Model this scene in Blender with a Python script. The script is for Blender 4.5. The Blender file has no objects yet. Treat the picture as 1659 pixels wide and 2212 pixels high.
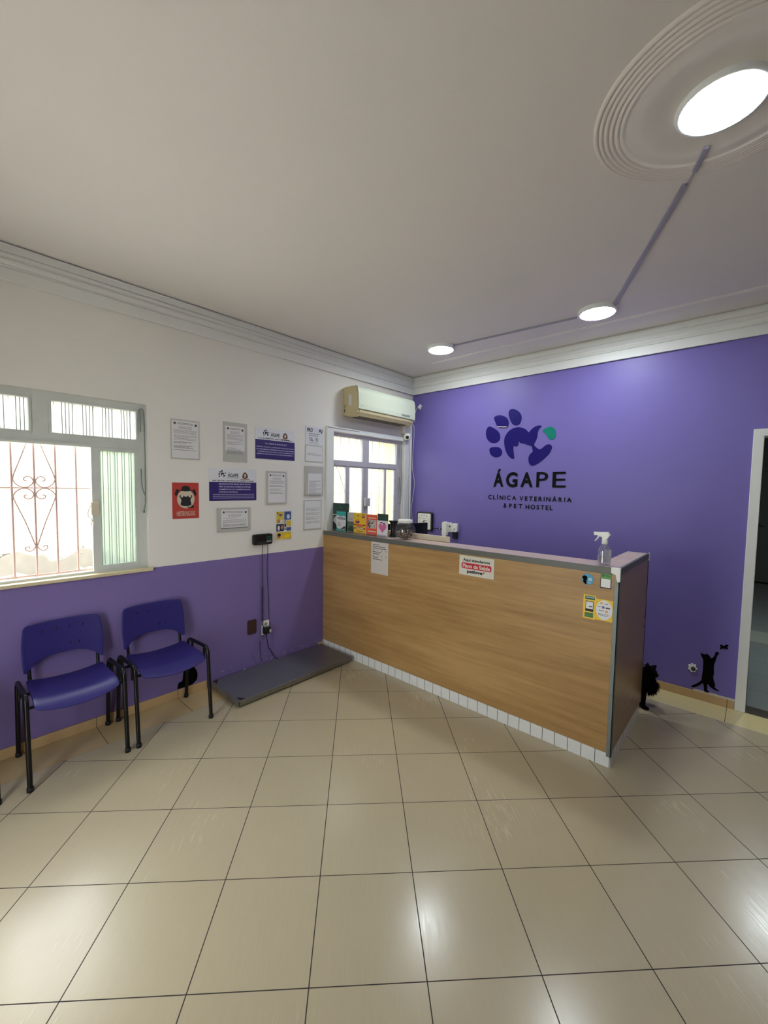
import bpy, bmesh, math, random
from mathutils import Vector, Matrix
from mathutils.geometry import tessellate_polygon

# ------------------------------------------------------------------ camera
sc = bpy.context.scene
COL = sc.collection
cam_d = bpy.data.cameras.new('camera')
cam = bpy.data.objects.new('camera', cam_d)
COL.objects.link(cam)
RT = Vector((0.74027, 0.67211, 0.01610))
FW = Vector((-0.67061, 0.73931, -0.06052))
RT.normalize(); FW = (FW - RT * FW.dot(RT)).normalized()
UP = RT.cross(FW)
CAM = Vector((3.2966, -4.1447, 1.6787))
M = Matrix((RT, UP, -FW)).transposed().to_4x4()
M.translation = CAM
cam.matrix_world = M
cam_d.sensor_fit = 'VERTICAL'
cam_d.sensor_height = 24.0
cam_d.sensor_width = 24.0
cam_d.lens = 893.0 / 2212.0 * 24.0
cam_d.clip_start = 0.02
cam_d.clip_end = 100
sc.camera = cam

# ------------------------------------------------------------------ light + exposure
sc.view_settings.view_transform = 'Standard'
sc.view_settings.look = 'None'
sc.view_settings.gamma = 1.0
sc.view_settings.use_curve_mapping = False
sc.view_settings.exposure = 1.72
SKY = 3.5
SUN = 9.0
LAMP = 29.0
world = bpy.data.worlds.new('sky')
world.use_nodes = True
sc.world = world
wb = world.node_tree.nodes['Background']
wb.inputs[0].default_value = (0.93, 0.97, 1.0, 1)
wb.inputs[1].default_value = SKY
sun_d = bpy.data.lights.new('sun', 'SUN')
sun_d.energy = SUN
sun_d.angle = math.radians(1.0)
sun_d.color = (1.0, 0.97, 0.91)
sun = bpy.data.objects.new('sun', sun_d)
COL.objects.link(sun)
sun.rotation_euler = Vector((-0.55, 0.25, -1.0)).to_track_quat('-Z', 'Y').to_euler()
def portal(name, loc, sx, sz, rot):
    d = bpy.data.lights.new(name, 'AREA')
    d.shape = 'RECTANGLE'; d.size = sx; d.size_y = sz
    d.cycles.is_portal = True
    o = bpy.data.objects.new(name, d)
    o.location = loc; o.rotation_euler = rot
    COL.objects.link(o)
portal('window_portal', (-0.14, -3.68, 1.65), 1.2, 1.2, (0, math.radians(-90), 0))
portal('window_portal', (-0.14, -0.73, 1.65), 1.2, 1.2, (0, math.radians(-90), 0))
portal('added_door_portal', (1.6, -4.93, 1.05), 0.8, 2.1, (math.radians(90), 0, 0))  # belongs to the added daylight door behind the camera
sc.cycles.max_bounces = 10
sc.cycles.diffuse_bounces = 6
sc.cycles.glossy_bounces = 4
sc.cycles.transmission_bounces = 6
sc.cycles.transparent_max_bounces = 12
sc.cycles.sample_clamp_indirect = 6.0
sc.cycles.caustics_reflective = False
sc.cycles.caustics_refractive = False
sc.cycles.use_denoising = True

# ------------------------------------------------------------------ materials
def lin(h):
    h = h.lstrip('#')
    out = []
    for i in (0, 2, 4):
        c = int(h[i:i + 2], 16) / 255
        out.append(c / 12.92 if c <= 0.04045 else ((c + 0.055) / 1.055) ** 2.4)
    return (*out, 1)
MATS = {}
def mat(name, color, rough=0.5, metal=0.0, spec=0.5, bump=None, var=None, emit=None, alpha=None, coat=0.0):
    """principled material; bump=(scale, strength), var=(scale, amount) are fine procedural variation"""
    m = bpy.data.materials.new(name); m.use_nodes = True
    nt = m.node_tree; b = nt.nodes['Principled BSDF']
    c = lin(color) if isinstance(color, str) else color
    b.inputs['Base Color'].default_value = c
    b.inputs['Roughness'].default_value = rough
    b.inputs['Metallic'].default_value = metal
    b.inputs['Specular IOR Level'].default_value = spec
    b.inputs['Coat Weight'].default_value = coat
    tc = nt.nodes.new('ShaderNodeTexCoord')
    if var:
        n = nt.nodes.new('ShaderNodeTexNoise'); n.inputs['Scale'].default_value = var[0]; n.inputs['Detail'].default_value = 4
        nt.links.new(tc.outputs['Object'], n.inputs['Vector'])
        mr = nt.nodes.new('ShaderNodeMapRange')
        mr.inputs['To Min'].default_value = 1 - var[1]; mr.inputs['To Max'].default_value = 1 + var[1]
        nt.links.new(n.outputs['Fac'], mr.inputs['Value'])
        mx = nt.nodes.new('ShaderNodeVectorMath'); mx.operation = 'SCALE'
        mx.inputs[0].default_value = c[:3]
        nt.links.new(mr.outputs[0], mx.inputs['Scale'])
        nt.links.new(mx.outputs[0], b.inputs['Base Color'])
    if bump:
        n = nt.nodes.new('ShaderNodeTexNoise'); n.inputs['Scale'].default_value = bump[0]; n.inputs['Detail'].default_value = 3
        nt.links.new(tc.outputs['Object'], n.inputs['Vector'])
        bp = nt.nodes.new('ShaderNodeBump'); bp.inputs['Strength'].default_value = bump[1]; bp.inputs['Distance'].default_value = 0.002
        nt.links.new(n.outputs['Fac'], bp.inputs['Height'])
        nt.links.new(bp.outputs[0], b.inputs['Normal'])
    if emit:
        b.inputs['Emission Color'].default_value = (*emit[0], 1)
        b.inputs['Emission Strength'].default_value = emit[1]
    if alpha is not None:
        b.inputs['Alpha'].default_value = alpha
    MATS[name] = m
    return m

class NG:
    """small helper that builds node expressions"""
    def __init__(s, m):
        s.nt = m.node_tree; s.b = s.nt.nodes.get('Principled BSDF')
        s.out = s.nt.nodes['Material Output']
    def node(s, t, **k):
        n = s.nt.nodes.new(t)
        for a, v in k.items(): setattr(n, a, v)
        return n
    def m(s, op, a, b=None, c=None):
        n = s.node('ShaderNodeMath', operation=op)
        for i, v in enumerate((a, b, c)):
            if v is None: continue
            if isinstance(v, (int, float)): n.inputs[i].default_value = v
            else: s.nt.links.new(v, n.inputs[i])
        return n.outputs[0]
    def pos(s):
        g = s.node('ShaderNodeNewGeometry')
        x = s.node('ShaderNodeSeparateXYZ'); s.nt.links.new(g.outputs['Position'], x.inputs[0])
        return x.outputs[0], x.outputs[1], x.outputs[2], g.outputs['Position']
    def vec(s, x, y, z):
        n = s.node('ShaderNodeCombineXYZ')
        for i, v in enumerate((x, y, z)):
            if isinstance(v, (int, float)): n.inputs[i].default_value = v
            else: s.nt.links.new(v, n.inputs[i])
        return n.outputs[0]
    def noise(s, v, scale, detail=3, rough=0.5, w=None):
        n = s.node('ShaderNodeTexNoise'); n.inputs['Scale'].default_value = scale; n.inputs['Detail'].default_value = detail
        n.inputs['Roughness'].default_value = rough
        s.nt.links.new(v, n.inputs['Vector']); return n.outputs['Fac']
    def white(s, v):
        n = s.node('ShaderNodeTexWhiteNoise'); s.nt.links.new(v, n.inputs['Vector']); return n.outputs['Value']
    def mix(s, f, a, b):
        n = s.node('ShaderNodeMix', data_type='RGBA')
        for i, v in ((0, f), (6, a), (7, b)):
            if isinstance(v, (int, float)): n.inputs[i].default_value = v
            elif isinstance(v, tuple): n.inputs[i].default_value = v
            else: s.nt.links.new(v, n.inputs[i])
        return n.outputs[2]
    def scale(s, c, f):
        n = s.node('ShaderNodeVectorMath', operation='SCALE')
        if isinstance(c, tuple): n.inputs[0].default_value = c[:3]
        else: s.nt.links.new(c, n.inputs[0])
        s.nt.links.new(f, n.inputs['Scale']); return n.outputs[0]
    def rng(s, v, a, b, c, d):
        n = s.node('ShaderNodeMapRange'); s.nt.links.new(v, n.inputs[0])
        for i, q in enumerate((a, b, c, d)): n.inputs[i + 1].default_value = q
        return n.outputs[0]
    def bump(s, h, st, dist=0.002):
        n = s.node('ShaderNodeBump'); n.inputs['Strength'].default_value = st; n.inputs['Distance'].default_value = dist
        s.nt.links.new(h, n.inputs['Height']); s.nt.links.new(n.outputs[0], s.b.inputs['Normal'])
    def col(s, c): s.nt.links.new(c, s.b.inputs['Base Color'])
    def rgh(s, c): s.nt.links.new(c, s.b.inputs['Roughness'])

WHITE_PAINT = '#dedbd5'
PURPLE = '#7166ac'
PURPLE_L = '#78689f'
mat('ceiling_paint', '#e2ded9', 0.75, spec=0.25, bump=(60, 0.15), var=(1.5, 0.02))
mat('white_moulding', '#dadbd8', 0.55)

# left wall: white above, purple below
m = mat('two_tone_paint', WHITE_PAINT, 0.6, spec=0.35); g = NG(m)
x, y, z, p = g.pos()
edge = g.m('ADD', z, g.m('MULTIPLY', g.m('SUBTRACT', g.noise(g.vec(0, y, 0), 9, 2), 0.5), 0.006))
up = g.m('GREATER_THAN', edge, 1.055)
low = g.scale(lin(PURPLE_L), g.rng(g.noise(p, 3, 3), 0, 1, 0.94, 1.06))
chip = g.m('MULTIPLY', g.m('GREATER_THAN', y, -2.82), g.m('GREATER_THAN', g.m('MULTIPLY', g.noise(p, 34, 2), g.rng(z, 0.08, 0.24, 1.2, 0.9)), 0.79))
low = g.mix(chip, low, lin('#b9b2ac'))
hi = g.scale(lin(WHITE_PAINT), g.rng(g.noise(p, 2, 3), 0, 1, 0.98, 1.02))
g.col(g.mix(up, low, hi)); g.rgh(g.rng(g.noise(p, 6, 3), 0, 1, 0.42, 0.6))
g.bump(g.noise(p, 90, 3), 0.12)

m = mat('purple_paint', PURPLE, 0.45, spec=0.4); g = NG(m)
x, y, z, p = g.pos()
base = g.scale(lin(PURPLE), g.rng(g.noise(p, 2.5, 3), 0, 1, 0.95, 1.05))
wob = g.m('ADD', z, g.m('MULTIPLY', g.noise(g.vec(x, 0, 0), 14, 3), -0.035))
rough_edge = g.m('MULTIPLY', g.m('LESS_THAN', wob, 0.062), g.m('GREATER_THAN', x, 2.98))
g.col(g.mix(rough_edge, base, lin('#c9c4be')))
g.bump(g.noise(p, 90, 3), 0.12)

# floor: tiles laid diagonally with a straight border course
m = mat('floor_tile', '#b5a98c', 0.2, spec=0.5); g = NG(m)
x, y, z, p = g.pos()
TH = 0.7951; cc, ss = math.cos(TH), math.sin(TH)
dx = g.m('SUBTRACT', x, 1.7061); dy = g.m('SUBTRACT', y, -3.9157)
u = g.m('DIVIDE', g.m('ADD', g.m('MULTIPLY', dx, cc), g.m('MULTIPLY', dy, ss)), 0.4)
v = g.m('DIVIDE', g.m('ADD', g.m('MULTIPLY', dx, -ss), g.m('MULTIPLY', dy, cc)), 0.4)
def line(t, w):
    f = g.m('FRACT', t); d = g.m('MINIMUM', f, g.m('SUBTRACT', 1.0, f))
    return g.m('LESS_THAN', d, w)
tileid = g.vec(g.m('FLOOR', u), g.m('FLOOR', v), 0)
grout_d = g.m('MAXIMUM', line(u, 0.0050), line(v, 0.0044))
strip = g.m('MAXIMUM', g.m('LESS_THAN', x, 0.278), g.m('GREATER_THAN', y, -0.283))
su = g.m('DIVIDE', g.m('ADD', y, 3.421), 0.537); sv = g.m('DIVIDE', g.m('SUBTRACT', x, 3.194), 0.537)
isleft = g.m('LESS_THAN', x, 0.278)
gl = g.m('MULTIPLY', isleft, line(su, 0.003)); gb = g.m('MULTIPLY', g.m('SUBTRACT', 1.0, isleft), line(sv, 0.003))
edge = g.m('MAXIMUM', g.m('LESS_THAN', g.m('ABSOLUTE', g.m('SUBTRACT', x, 0.278)), 0.0012), g.m('LESS_THAN', g.m('ABSOLUTE', g.m('ADD', y, 0.283)), 0.0012))
grout = g.m('ADD', g.m('MULTIPLY', strip, g.m('MAXIMUM', gl, gb)), g.m('MULTIPLY', g.m('SUBTRACT', 1.0, strip), grout_d))
grout = g.m('MINIMUM', 1.0, g.m('ADD', grout, g.m('MULTIPLY', edge, 0.6)))
streak = g.noise(g.vec(g.m('MULTIPLY', u, 26), g.m('MULTIPLY', v, 1.4), 0), 2.2, 4, 0.6)
clouds = g.noise(p, 1.6, 4)
tone = g.m('MULTIPLY', g.rng(g.white(tileid), 0, 1, 0.975, 1.02), g.m('MULTIPLY', g.rng(streak, 0.2, 0.8, 0.97, 1.03), g.rng(clouds, 0.2, 0.8, 0.96, 1.04)))
body = g.mix(strip, lin('#b3a68a'), lin('#bca478'))
backs = g.m('GREATER_THAN', y, -0.283)
body = g.mix(backs, body, lin('#d3c391'))
tile = g.scale(body, tone)
g.col(g.mix(grout, tile, lin('#2c211b')))
g.rgh(g.m('ADD', g.m('MULTIPLY', grout, 0.5), g.m('ADD', g.rng(streak, 0.2, 0.8, 0.16, 0.27), g.rng(clouds, 0.3, 0.7, -0.02, 0.05))))
g.bump(g.m('ADD', g.m('MULTIPLY', grout, -1.0), g.m('MULTIPLY', g.noise(g.vec(g.m('MULTIPLY', u, 30), g.m('MULTIPLY', v, 2), 0), 3, 3), 0.05)), 0.25, 0.001)

m = mat('hall_tile', '#8d9a9c', 0.3); g = NG(m)
x, y, z, p = g.pos()
def line(t, w):
    f = g.m('FRACT', t); d = g.m('MINIMUM', f, g.m('SUBTRACT', 1.0, f)); return g.m('LESS_THAN', d, w)
gr = g.m('MAXIMUM', line(g.m('DIVIDE', g.m('SUBTRACT', y, 0.137), 0.404), 0.006), line(g.m('DIVIDE', g.m('SUBTRACT', x, 2.9), 0.404), 0.006))
g.col(g.mix(gr, g.scale(lin('#8f9690'), g.rng(g.noise(p, 2, 3), 0, 1, 0.93, 1.07)), lin('#4a4f50')))

m = mat('skirting_tile', '#b89c70', 0.35); g = NG(m)
x, y, z, p = g.pos()
def line(t, w):
    f = g.m('FRACT', t); d = g.m('MINIMUM', f, g.m('SUBTRACT', 1.0, f)); return g.m('LESS_THAN', d, w)
isl = g.m('LESS_THAN', x, 0.05)
gr = g.m('ADD', g.m('MULTIPLY', isl, line(g.m('DIVIDE', g.m('ADD', y, 3.421), 0.537), 0.003)),
         g.m('MULTIPLY', g.m('SUBTRACT', 1.0, isl), line(g.m('DIVIDE', g.m('SUBTRACT', x, 3.194), 0.537), 0.003)))
g.col(g.mix(gr, g.scale(lin('#bd9f72'), g.rng(g.noise(p, 5, 3), 0, 1, 0.93, 1.07)), lin('#3b2c20')))

# counter laminate: beech grain running along the panel
def wood(name, c1, c2, ax, rough=0.38):
    m = mat(name, c1, rough, spec=0.45); g = NG(m)
    x, y, z, p = g.pos()
    run, cr = (x, z) if ax == 'x' else ((y, z) if ax == 'y' else (x, y))
    v1 = g.vec(g.m('MULTIPLY', run, 1.3), g.m('MULTIPLY', cr, 26), 0)
    v2 = g.vec(g.m('MULTIPLY', run, 6), g.m('MULTIPLY', cr, 190), 3)
    v3 = g.vec(g.m('MULTIPLY', run, 0.9), g.m('MULTIPLY', cr, 4.5), 7)
    a = g.noise(v1, 1.0, 4, 0.55); b = g.noise(v2, 1.0, 3, 0.6); c = g.noise(v3, 1.0, 3)
    f = g.m('ADD', g.m('MULTIPLY', a, 0.35), g.m('ADD', g.m('MULTIPLY', b, 0.25), g.m('MULTIPLY', c, 0.4)))
    g.col(g.mix(g.rng(f, 0.40, 0.60, 0, 1), lin(c1), lin(c2)))
    g.rgh(g.rng(a, 0.2, 0.8, rough - 0.05, rough + 0.08))
    return m
wood('beech_front', '#9c7745', '#bb9660', 'x', 0.42)
wood('beech_side', '#94785d', '#a28463', 'y', 0.3)
wood('pinkish_laminate', '#bfa79c', '#c9b2a6', 'top', 0.28)
mat('grey_edge_band', '#5f605a', 0.45, 0.0, bump=(200, 0.1))
mat('aluminium_corner', '#7b827e', 0.42, 0.4, var=(30, 0.12))
m = mat('white_tile', '#d9dbd9', 0.2); g = NG(m)
x, y, z, p = g.pos()
t = g.m('DIVIDE', g.m('SUBTRACT', x, 0.752), 0.0815); f = g.m('FRACT', t)
fl = g.m('LESS_THAN', g.m('MINIMUM', f, g.m('SUBTRACT', 1.0, f)), 0.022)
t = g.m('DIVIDE', g.m('ADD', y, 1.43), 0.0815); f = g.m('FRACT', t)
fs = g.m('LESS_THAN', g.m('MINIMUM', f, g.m('SUBTRACT', 1.0, f)), 0.022)
fr = g.m('LESS_THAN', y, -1.4255)
gr = g.m('ADD', g.m('MULTIPLY', fr, fl), g.m('MULTIPLY', g.m('SUBTRACT', 1.0, fr), fs))
g.col(g.mix(gr, g.scale(lin('#e4e5e1'), g.rng(g.noise(p, 12, 3), 0, 1, 0.92, 1.05)), lin('#4a4038')))

mat('white_plastic', '#e6e6e0', 0.35)
mat('white_wood', '#dedfdb', 0.4, var=(8, 0.03))
mat('window_aluminium', '#c9cdc8', 0.45, 0.1, var=(14, 0.08))
mat('window_aluminium_2', '#bdbac0', 0.45, 0.1, var=(14, 0.08))
mat('sill_stone', '#c9bd9a', 0.4, var=(30, 0.1))
mat('pink_iron', '#c9aaa2', 0.5)
mat('black_metal', '#070708', 0.32, spec=0.35)
mat('black_plastic', '#131416', 0.4)
mat('black_rubber', '#08080a', 0.7)
mat('purple_plastic', '#2a2468', 0.40, spec=0.4, bump=(500, 0.05))
mat('slot_dark', '#0a081e', 0.8)
mat('scale_steel', '#85878a', 0.38, 0.7, var=(3, 0.08))
mat('scale_side', '#7c776b', 0.5, 0.6, var=(20, 0.2))
mat('scale_rust', '#2a1512', 0.7)
mat('ac_front', '#d3dac4', 0.3)
mat('ac_body', '#cbbd95', 0.4)
mat('ac_dark', '#4b4537', 0.6)
mat('grey_lcd', '#8f9a8a', 0.35)
mat('paper', '#d6d5d6', 0.65)
mat('paper_warm', '#cdc6c0', 0.7)
mat('print_grey', '#8b8b90', 0.8)
mat('print_dark', '#3a3a42', 0.8)
mat('poster_white', '#d5d6dc', 0.45)
mat('poster_purple', '#2d1e66', 0.45)
mat('poster_ink', '#171425', 0.6)
mat('poster_pale', '#c9c4e2', 0.5)
mat('holder_grey', '#b3b2ac', 0.35)
mat('red_poster', '#b23a30', 0.5)
mat('poster_cream', '#c7bba6', 0.6)
mat('poster_black', '#16191a', 0.6)
mat('dog_brown', '#5a3527', 0.7)
mat('flyer_yellow', '#cdb240', 0.5)
mat('flyer_blue', '#3a5687', 0.5)
mat('flyer_navy', '#1c2440', 0.5)
mat('flyer_skin', '#a97a5c', 0.5)
mat('logo_indigo', '#170c66', 0.45, spec=0.2)
mat('logo_teal', '#087a6a', 0.45, spec=0.2)
mat('logo_black', '#050508', 0.5, spec=0.15)
mat('decal_black', '#020203', 0.6, spec=0.08)
mat('sign_white', '#d6d3c6', 0.5)
mat('sign_red', '#c4142c', 0.5)
mat('sign_black', '#100d12', 0.5)
mat('sticker_blue', '#2c8fb8', 0.4)
mat('sticker_lightblue', '#9fd0e4', 0.4)
mat('sticker_green', '#3d8f22', 0.4)
mat('sticker_darkgreen', '#0f4a33', 0.4)
mat('sticker_yellow', '#f0c81e', 0.4)
mat('sticker_orange', '#e29a2c', 0.4)
mat('sticker_white', '#e8e9ea', 0.4)
mat('dark_green_card', '#24403a', 0.4)
mat('teal_card', '#2ba39a', 0.4)
mat('yellow_card', '#e3b91f', 0.4)
mat('orange_card', '#e0582a', 0.4)
mat('pink_card', '#cf6a9c', 0.4)
mat('purple_card', '#8a3b62', 0.5)
mat('grey_card', '#b9b6b4', 0.4)
mat('moss_card', '#5c6b58', 0.5)
mat('red_card', '#8d1d18', 0.5)
mat('clock_face', '#e9e8e0', 0.4)
mat('screen_glass', '#10121c', 0.12)
mat('treat_brown', '#4c3528', 0.7, var=(40, 0.3))
mat('treat_pale', '#a08d7c', 0.7, var=(40, 0.2))
mat('raceway_grey', '#9b9bab', 0.5)
mat('brown_plate', '#3d241f', 0.5)
mat('cat_fur', '#030303', 0.85, spec=0.1)
mat('cat_brown_fur', '#1c110a', 0.9, spec=0.1)
mat('cat_eye', '#6b6a20', 0.2)
mat('cat_nose', '#0d0b0b', 0.5)
mat('beige_board', '#cfc6ae', 0.45)
mat('desk_laminate', '#b9a58c', 0.5)
mat('garden_wall', '#7d7966', 0.9, var=(3, 0.06))
mat('yellow_wall', '#b5a45c', 0.9)
mat('garden_ground', '#c9c6bd', 0.9, var=(2, 0.15))
mat('rubble', '#55524a', 0.95, var=(9, 0.2))
mat('hall_wall', '#7d8178', 0.7)
mat('hall_door', '#70756b', 0.55)
mat('threshold_stone', '#4a4438', 0.4, var=(18, 0.2))
mat('hall_lit_band', '#a8ad9c', 0.4)  # paler floor colour for the band of light in the hall
mat('house_white', '#dcdad2', 0.7)
mat('lamp_rim', '#e8ecee', 0.4)
mat('lamp_glow', '#ffffff', 0.5, emit=((0.86, 0.95, 1.0), LAMP))
mat('hall_glow', '#ffffff', 0.5, emit=((0.86, 0.95, 1.0), LAMP * 1.8))

def glass_mat(name, trans, tint, lines=None, gloss=0.08, rough=0.02):
    """pane: mostly see-through, part milky; lines=(pitch, group, kept, width) are the ribs moulded into the glass"""
    m = bpy.data.materials.new(name); m.use_nodes = True; g = NG(m); nt = m.node_tree
    nt.nodes.remove(g.b)
    T = g.node('ShaderNodeBsdfTransparent'); L = g.node('ShaderNodeBsdfTranslucent'); G = g.node('ShaderNodeBsdfGlossy')
    T.inputs[0].default_value = tint; L.inputs[0].default_value = tint; G.inputs['Roughness'].default_value = rough
    a = g.node('ShaderNodeMixShader'); a.inputs[0].default_value = 1 - trans
    nt.links.new(T.outputs[0], a.inputs[1]); nt.links.new(L.outputs[0], a.inputs[2])
    last = a.outputs[0]
    if lines:
        x, y, z, p = g.pos()
        t = g.m('DIVIDE', y, lines[0]); f = g.m('FRACT', t)
        k = g.m('LESS_THAN', f, lines[3])
        grp = g.m('LESS_THAN', g.m('FLOORED_MODULO', g.m('FLOOR', t), lines[1]), lines[2] - 0.5)
        k = g.m('MULTIPLY', g.m('MULTIPLY', k, grp), lines[4])
        D = g.node('ShaderNodeBsdfDiffuse'); D.inputs[0].default_value = lin('#6b7478')
        b = g.node('ShaderNodeMixShader'); nt.links.new(k, b.inputs[0]); nt.links.new(last, b.inputs[1]); nt.links.new(D.outputs[0], b.inputs[2])
        last = b.outputs[0]
    c = g.node('ShaderNodeMixShader'); c.inputs[0].default_value = gloss
    nt.links.new(last, c.inputs[1]); nt.links.new(G.outputs[0], c.inputs[2])
    nt.links.new(c.outputs[0], g.out.inputs['Surface'])
    MATS[name] = m
    return m
glass_mat('ribbed_glass', 0.75, (0.8, 0.83, 0.83, 1), (0.0185, 6, 4, 0.20, 0.9))
glass_mat('ribbed_glass_green', 0.7, (0.60, 0.68, 0.63, 1), (0.0145, 3, 2, 0.24, 0.7))
glass_mat('ribbed_glass_pale', 0.8, (0.78, 0.8, 0.78, 1), (0.024, 4, 2, 0.12, 0.5))
glass_mat('clear_plastic', 0.975, (0.93, 0.94, 0.96, 1), None, 0.16, 0.05)
glass_mat('clear_glass', 0.99, (0.95, 0.96, 0.96, 1), None, 0.09, 0.02)
glass_mat('sleeve_plastic', 0.8, (0.93, 0.93, 0.93, 1), None, 0.07, 0.15)
glass_mat('milky_label', 0.15, (0.9, 0.92, 0.9, 1), None, 0.05, 0.3)
glass_mat('liquid', 0.7, (0.86, 0.84, 0.86, 1), None, 0.08, 0.05)

# ------------------------------------------------------------------ mesh helpers
class MB:
    def __init__(s): s.v = []; s.f = []; s.m = []; s.sm = []; s.mats = []
    def mi(s, k):
        if k not in s.mats: s.mats.append(k)
        return s.mats.index(k)
    def add(s, vs, fs, k, smooth=False):
        o = len(s.v); s.v += [tuple(q) for q in vs]; i = s.mi(k)
        for f in fs: s.f.append([o + j for j in f]); s.m.append(i); s.sm.append(smooth)
        return s
    def box(s, a, b, k):
        x0, x1 = sorted((a[0], b[0])); y0, y1 = sorted((a[1], b[1])); z0, z1 = sorted((a[2], b[2]))
        vs = [(x0, y0, z0), (x1, y0, z0), (x1, y1, z0), (x0, y1, z0), (x0, y0, z1), (x1, y0, z1), (x1, y1, z1), (x0, y1, z1)]
        return s.add(vs, [(0, 3, 2, 1), (4, 5, 6, 7), (0, 1, 5, 4), (1, 2, 6, 5), (2, 3, 7, 6), (3, 0, 4, 7)], k)
    def obox(s, M, a, b, k):
        t = MB().box(a, b, k)
        return s.add([M @ Vector(q) for q in t.v], t.f, k)
    def tube(s, pts, r, k, n=10, caps=True, closed=False):
        pts = [Vector(q) for q in pts]; rs = r if isinstance(r, (list, tuple)) else [r] * len(pts)
        rings = []; prev = None
        for i, q in enumerate(pts):
            a = pts[i - 1] if i else (pts[-1] if closed else q); b = pts[i + 1] if i < len(pts) - 1 else (pts[0] if closed else q)
            d = (b - a)
            d = d.normalized() if d.length > 1e-9 else Vector((0, 0, 1))
            if prev is None:
                h = Vector((0, 0, 1)) if abs(d.z) < 0.9 else Vector((1, 0, 0))
                e = d.cross(h).normalized()
            else:
                e = (prev - d * prev.dot(d))
                e = e.normalized() if e.length > 1e-6 else d.orthogonal().normalized()
            prev = e; w = d.cross(e)
            rings.append([q + (e * math.cos(2 * math.pi * j / n) + w * math.sin(2 * math.pi * j / n)) * rs[i] for j in range(n)])
        vs = [q for rg in rings for q in rg]; fs = []
        m_ = len(rings)
        for i in range(m_ if closed else m_ - 1):
            for j in range(n):
                a = i * n + j; b = i * n + (j + 1) % n; c = ((i + 1) % m_) * n + (j + 1) % n; d = ((i + 1) % m_) * n + j
                fs.append((a, b, c, d))
        s.add(vs, fs, k, True)
        if caps and not closed:
            s.add(rings[0], [tuple(range(n))[::-1]], k); s.add(rings[-1], [tuple(range(n))], k)
        return s
    def lathe(s, prof, c, k, n=32, axis='z', sm=True, arc=None):
        """prof = [(radius, height)], turned about an axis through c"""
        c = Vector(c); vs = []; fs = []
        def P(r, h, a):
            ca, sa = math.cos(a) * r, math.sin(a) * r
            return c + (Vector((ca, sa, h)) if axis == 'z' else (Vector((h, ca, sa)) if axis == 'x' else Vector((ca, h, sa))))
        for r, h in prof:
            for j in range(n): vs.append(P(r, h, 2 * math.pi * j / n))
        for i in range(len(prof) - 1):
            for j in range(n):
                a = i * n + j; b = i * n + (j + 1) % n
                fs.append((a, b, b + n, a + n))
        return s.add(vs, fs, k, sm)
    def prism(s, fr, pts, n0, n1, k):
        """closed outline pts in frame fr=(origin,u,v,n) pushed from n0 to n1"""
        o, u, v, nn = fr
        N = len(pts)
        A = [o + u * a + v * b + nn * n0 for a, b in pts]; B = [o + u * a + v * b + nn * n1 for a, b in pts]
        tri = tessellate_polygon([[Vector((a, b, 0)) for a, b in pts]])
        fs = []
        for t in tri:
            a, b, c = (Vector(pts[i]) for i in t)
            ccw = (b - a).x * (c - a).y - (b - a).y * (c - a).x > 0
            t = t if ccw else t[::-1]
            fs.append(tuple(i + N for i in t)); fs.append(tuple(t[::-1]))
        for i in range(N):
            j = (i + 1) % N
            fs.append((i, j, j + N, i + N))
        return s.add(A + B, fs, k)
    def rect(s, fr, u0, u1, v0, v1, n0, n1, k):
        return s.prism(fr, [(u0, v0), (u1, v0), (u1, v1), (u0, v1)], n0, n1, k)
    def disc(s, fr, cu, cv, ru, rv, n0, n1, k, n=32):
        return s.prism(fr, [(cu + ru * math.cos(2 * math.pi * i / n), cv + rv * math.sin(2 * math.pi * i / n)) for i in range(n)], n0, n1, k)
    def text(s, fr, body, u0, u1, v0, v1, n, k, bold=0.0, thick=0.0, shear=0.0, fit=True):
        vs, fs = glyphs(body, bold)
        xs = [q[0] for q in vs]; ys = [q[1] for q in vs]
        ax, bx, ay, by = min(xs), max(xs), min(ys), max(ys)
        o, u, v, nn = fr
        def P(q, h):
            a = u0 + (q[0] - ax) / (bx - ax) * (u1 - u0) + shear * (q[1] - ay) / (by - ay) * (v1 - v0)
            b = v0 + (q[1] - ay) / (by - ay) * (v1 - v0)
            return o + u * a + v * b + nn * h
        s.add([P(q, n) for q in vs], fs, k)
        return s
    def bars(s, fr, u0, u1, vt, rows, pitch, h, n, k, seed=1, just=True):
        """rows of tiny word-like dashes standing for print too small to read"""
        R = random.Random(seed)
        for i in range(rows):
            v = vt - i * pitch; a = u0
            end = u1 if (just or R.random() < 0.6) else u0 + (u1 - u0) * R.uniform(0.5, 0.9)
            while a < end - 0.002:
                w = min(R.uniform(0.006, 0.02), end - a)
                s.rect(fr, a, a + w, v - h, v, 0, n, k); a += w + 0.003
        return s
    def build(s, name, parent=None, bevel=0, seg=2, solid=0, sub=0):
        me = bpy.data.meshes.new(name)
        me.from_pydata(s.v, [], s.f)
        for k in s.mats: me.materials.append(MATS[k])
        me.polygons.foreach_set('material_index', s.m)
        me.polygons.foreach_set('use_smooth', s.sm)
        me.update()
        o = bpy.data.objects.new(name, me); COL.objects.link(o)
        if solid:
            q = o.modifiers.new('solid', 'SOLIDIFY'); q.thickness = solid; q.offset = 0
        if bevel:
            q = o.modifiers.new('bevel', 'BEVEL'); q.width = bevel; q.segments = seg; q.limit_method = 'ANGLE'; q.angle_limit = math.radians(40)
        if sub:
            q = o.modifiers.new('sub', 'SUBSURF'); q.levels = sub; q.render_levels = sub
        if parent is not None:
            o.parent = parent
            o.matrix_parent_inverse = Matrix.Translation(-Vector(world_loc(parent)))
        return o
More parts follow.
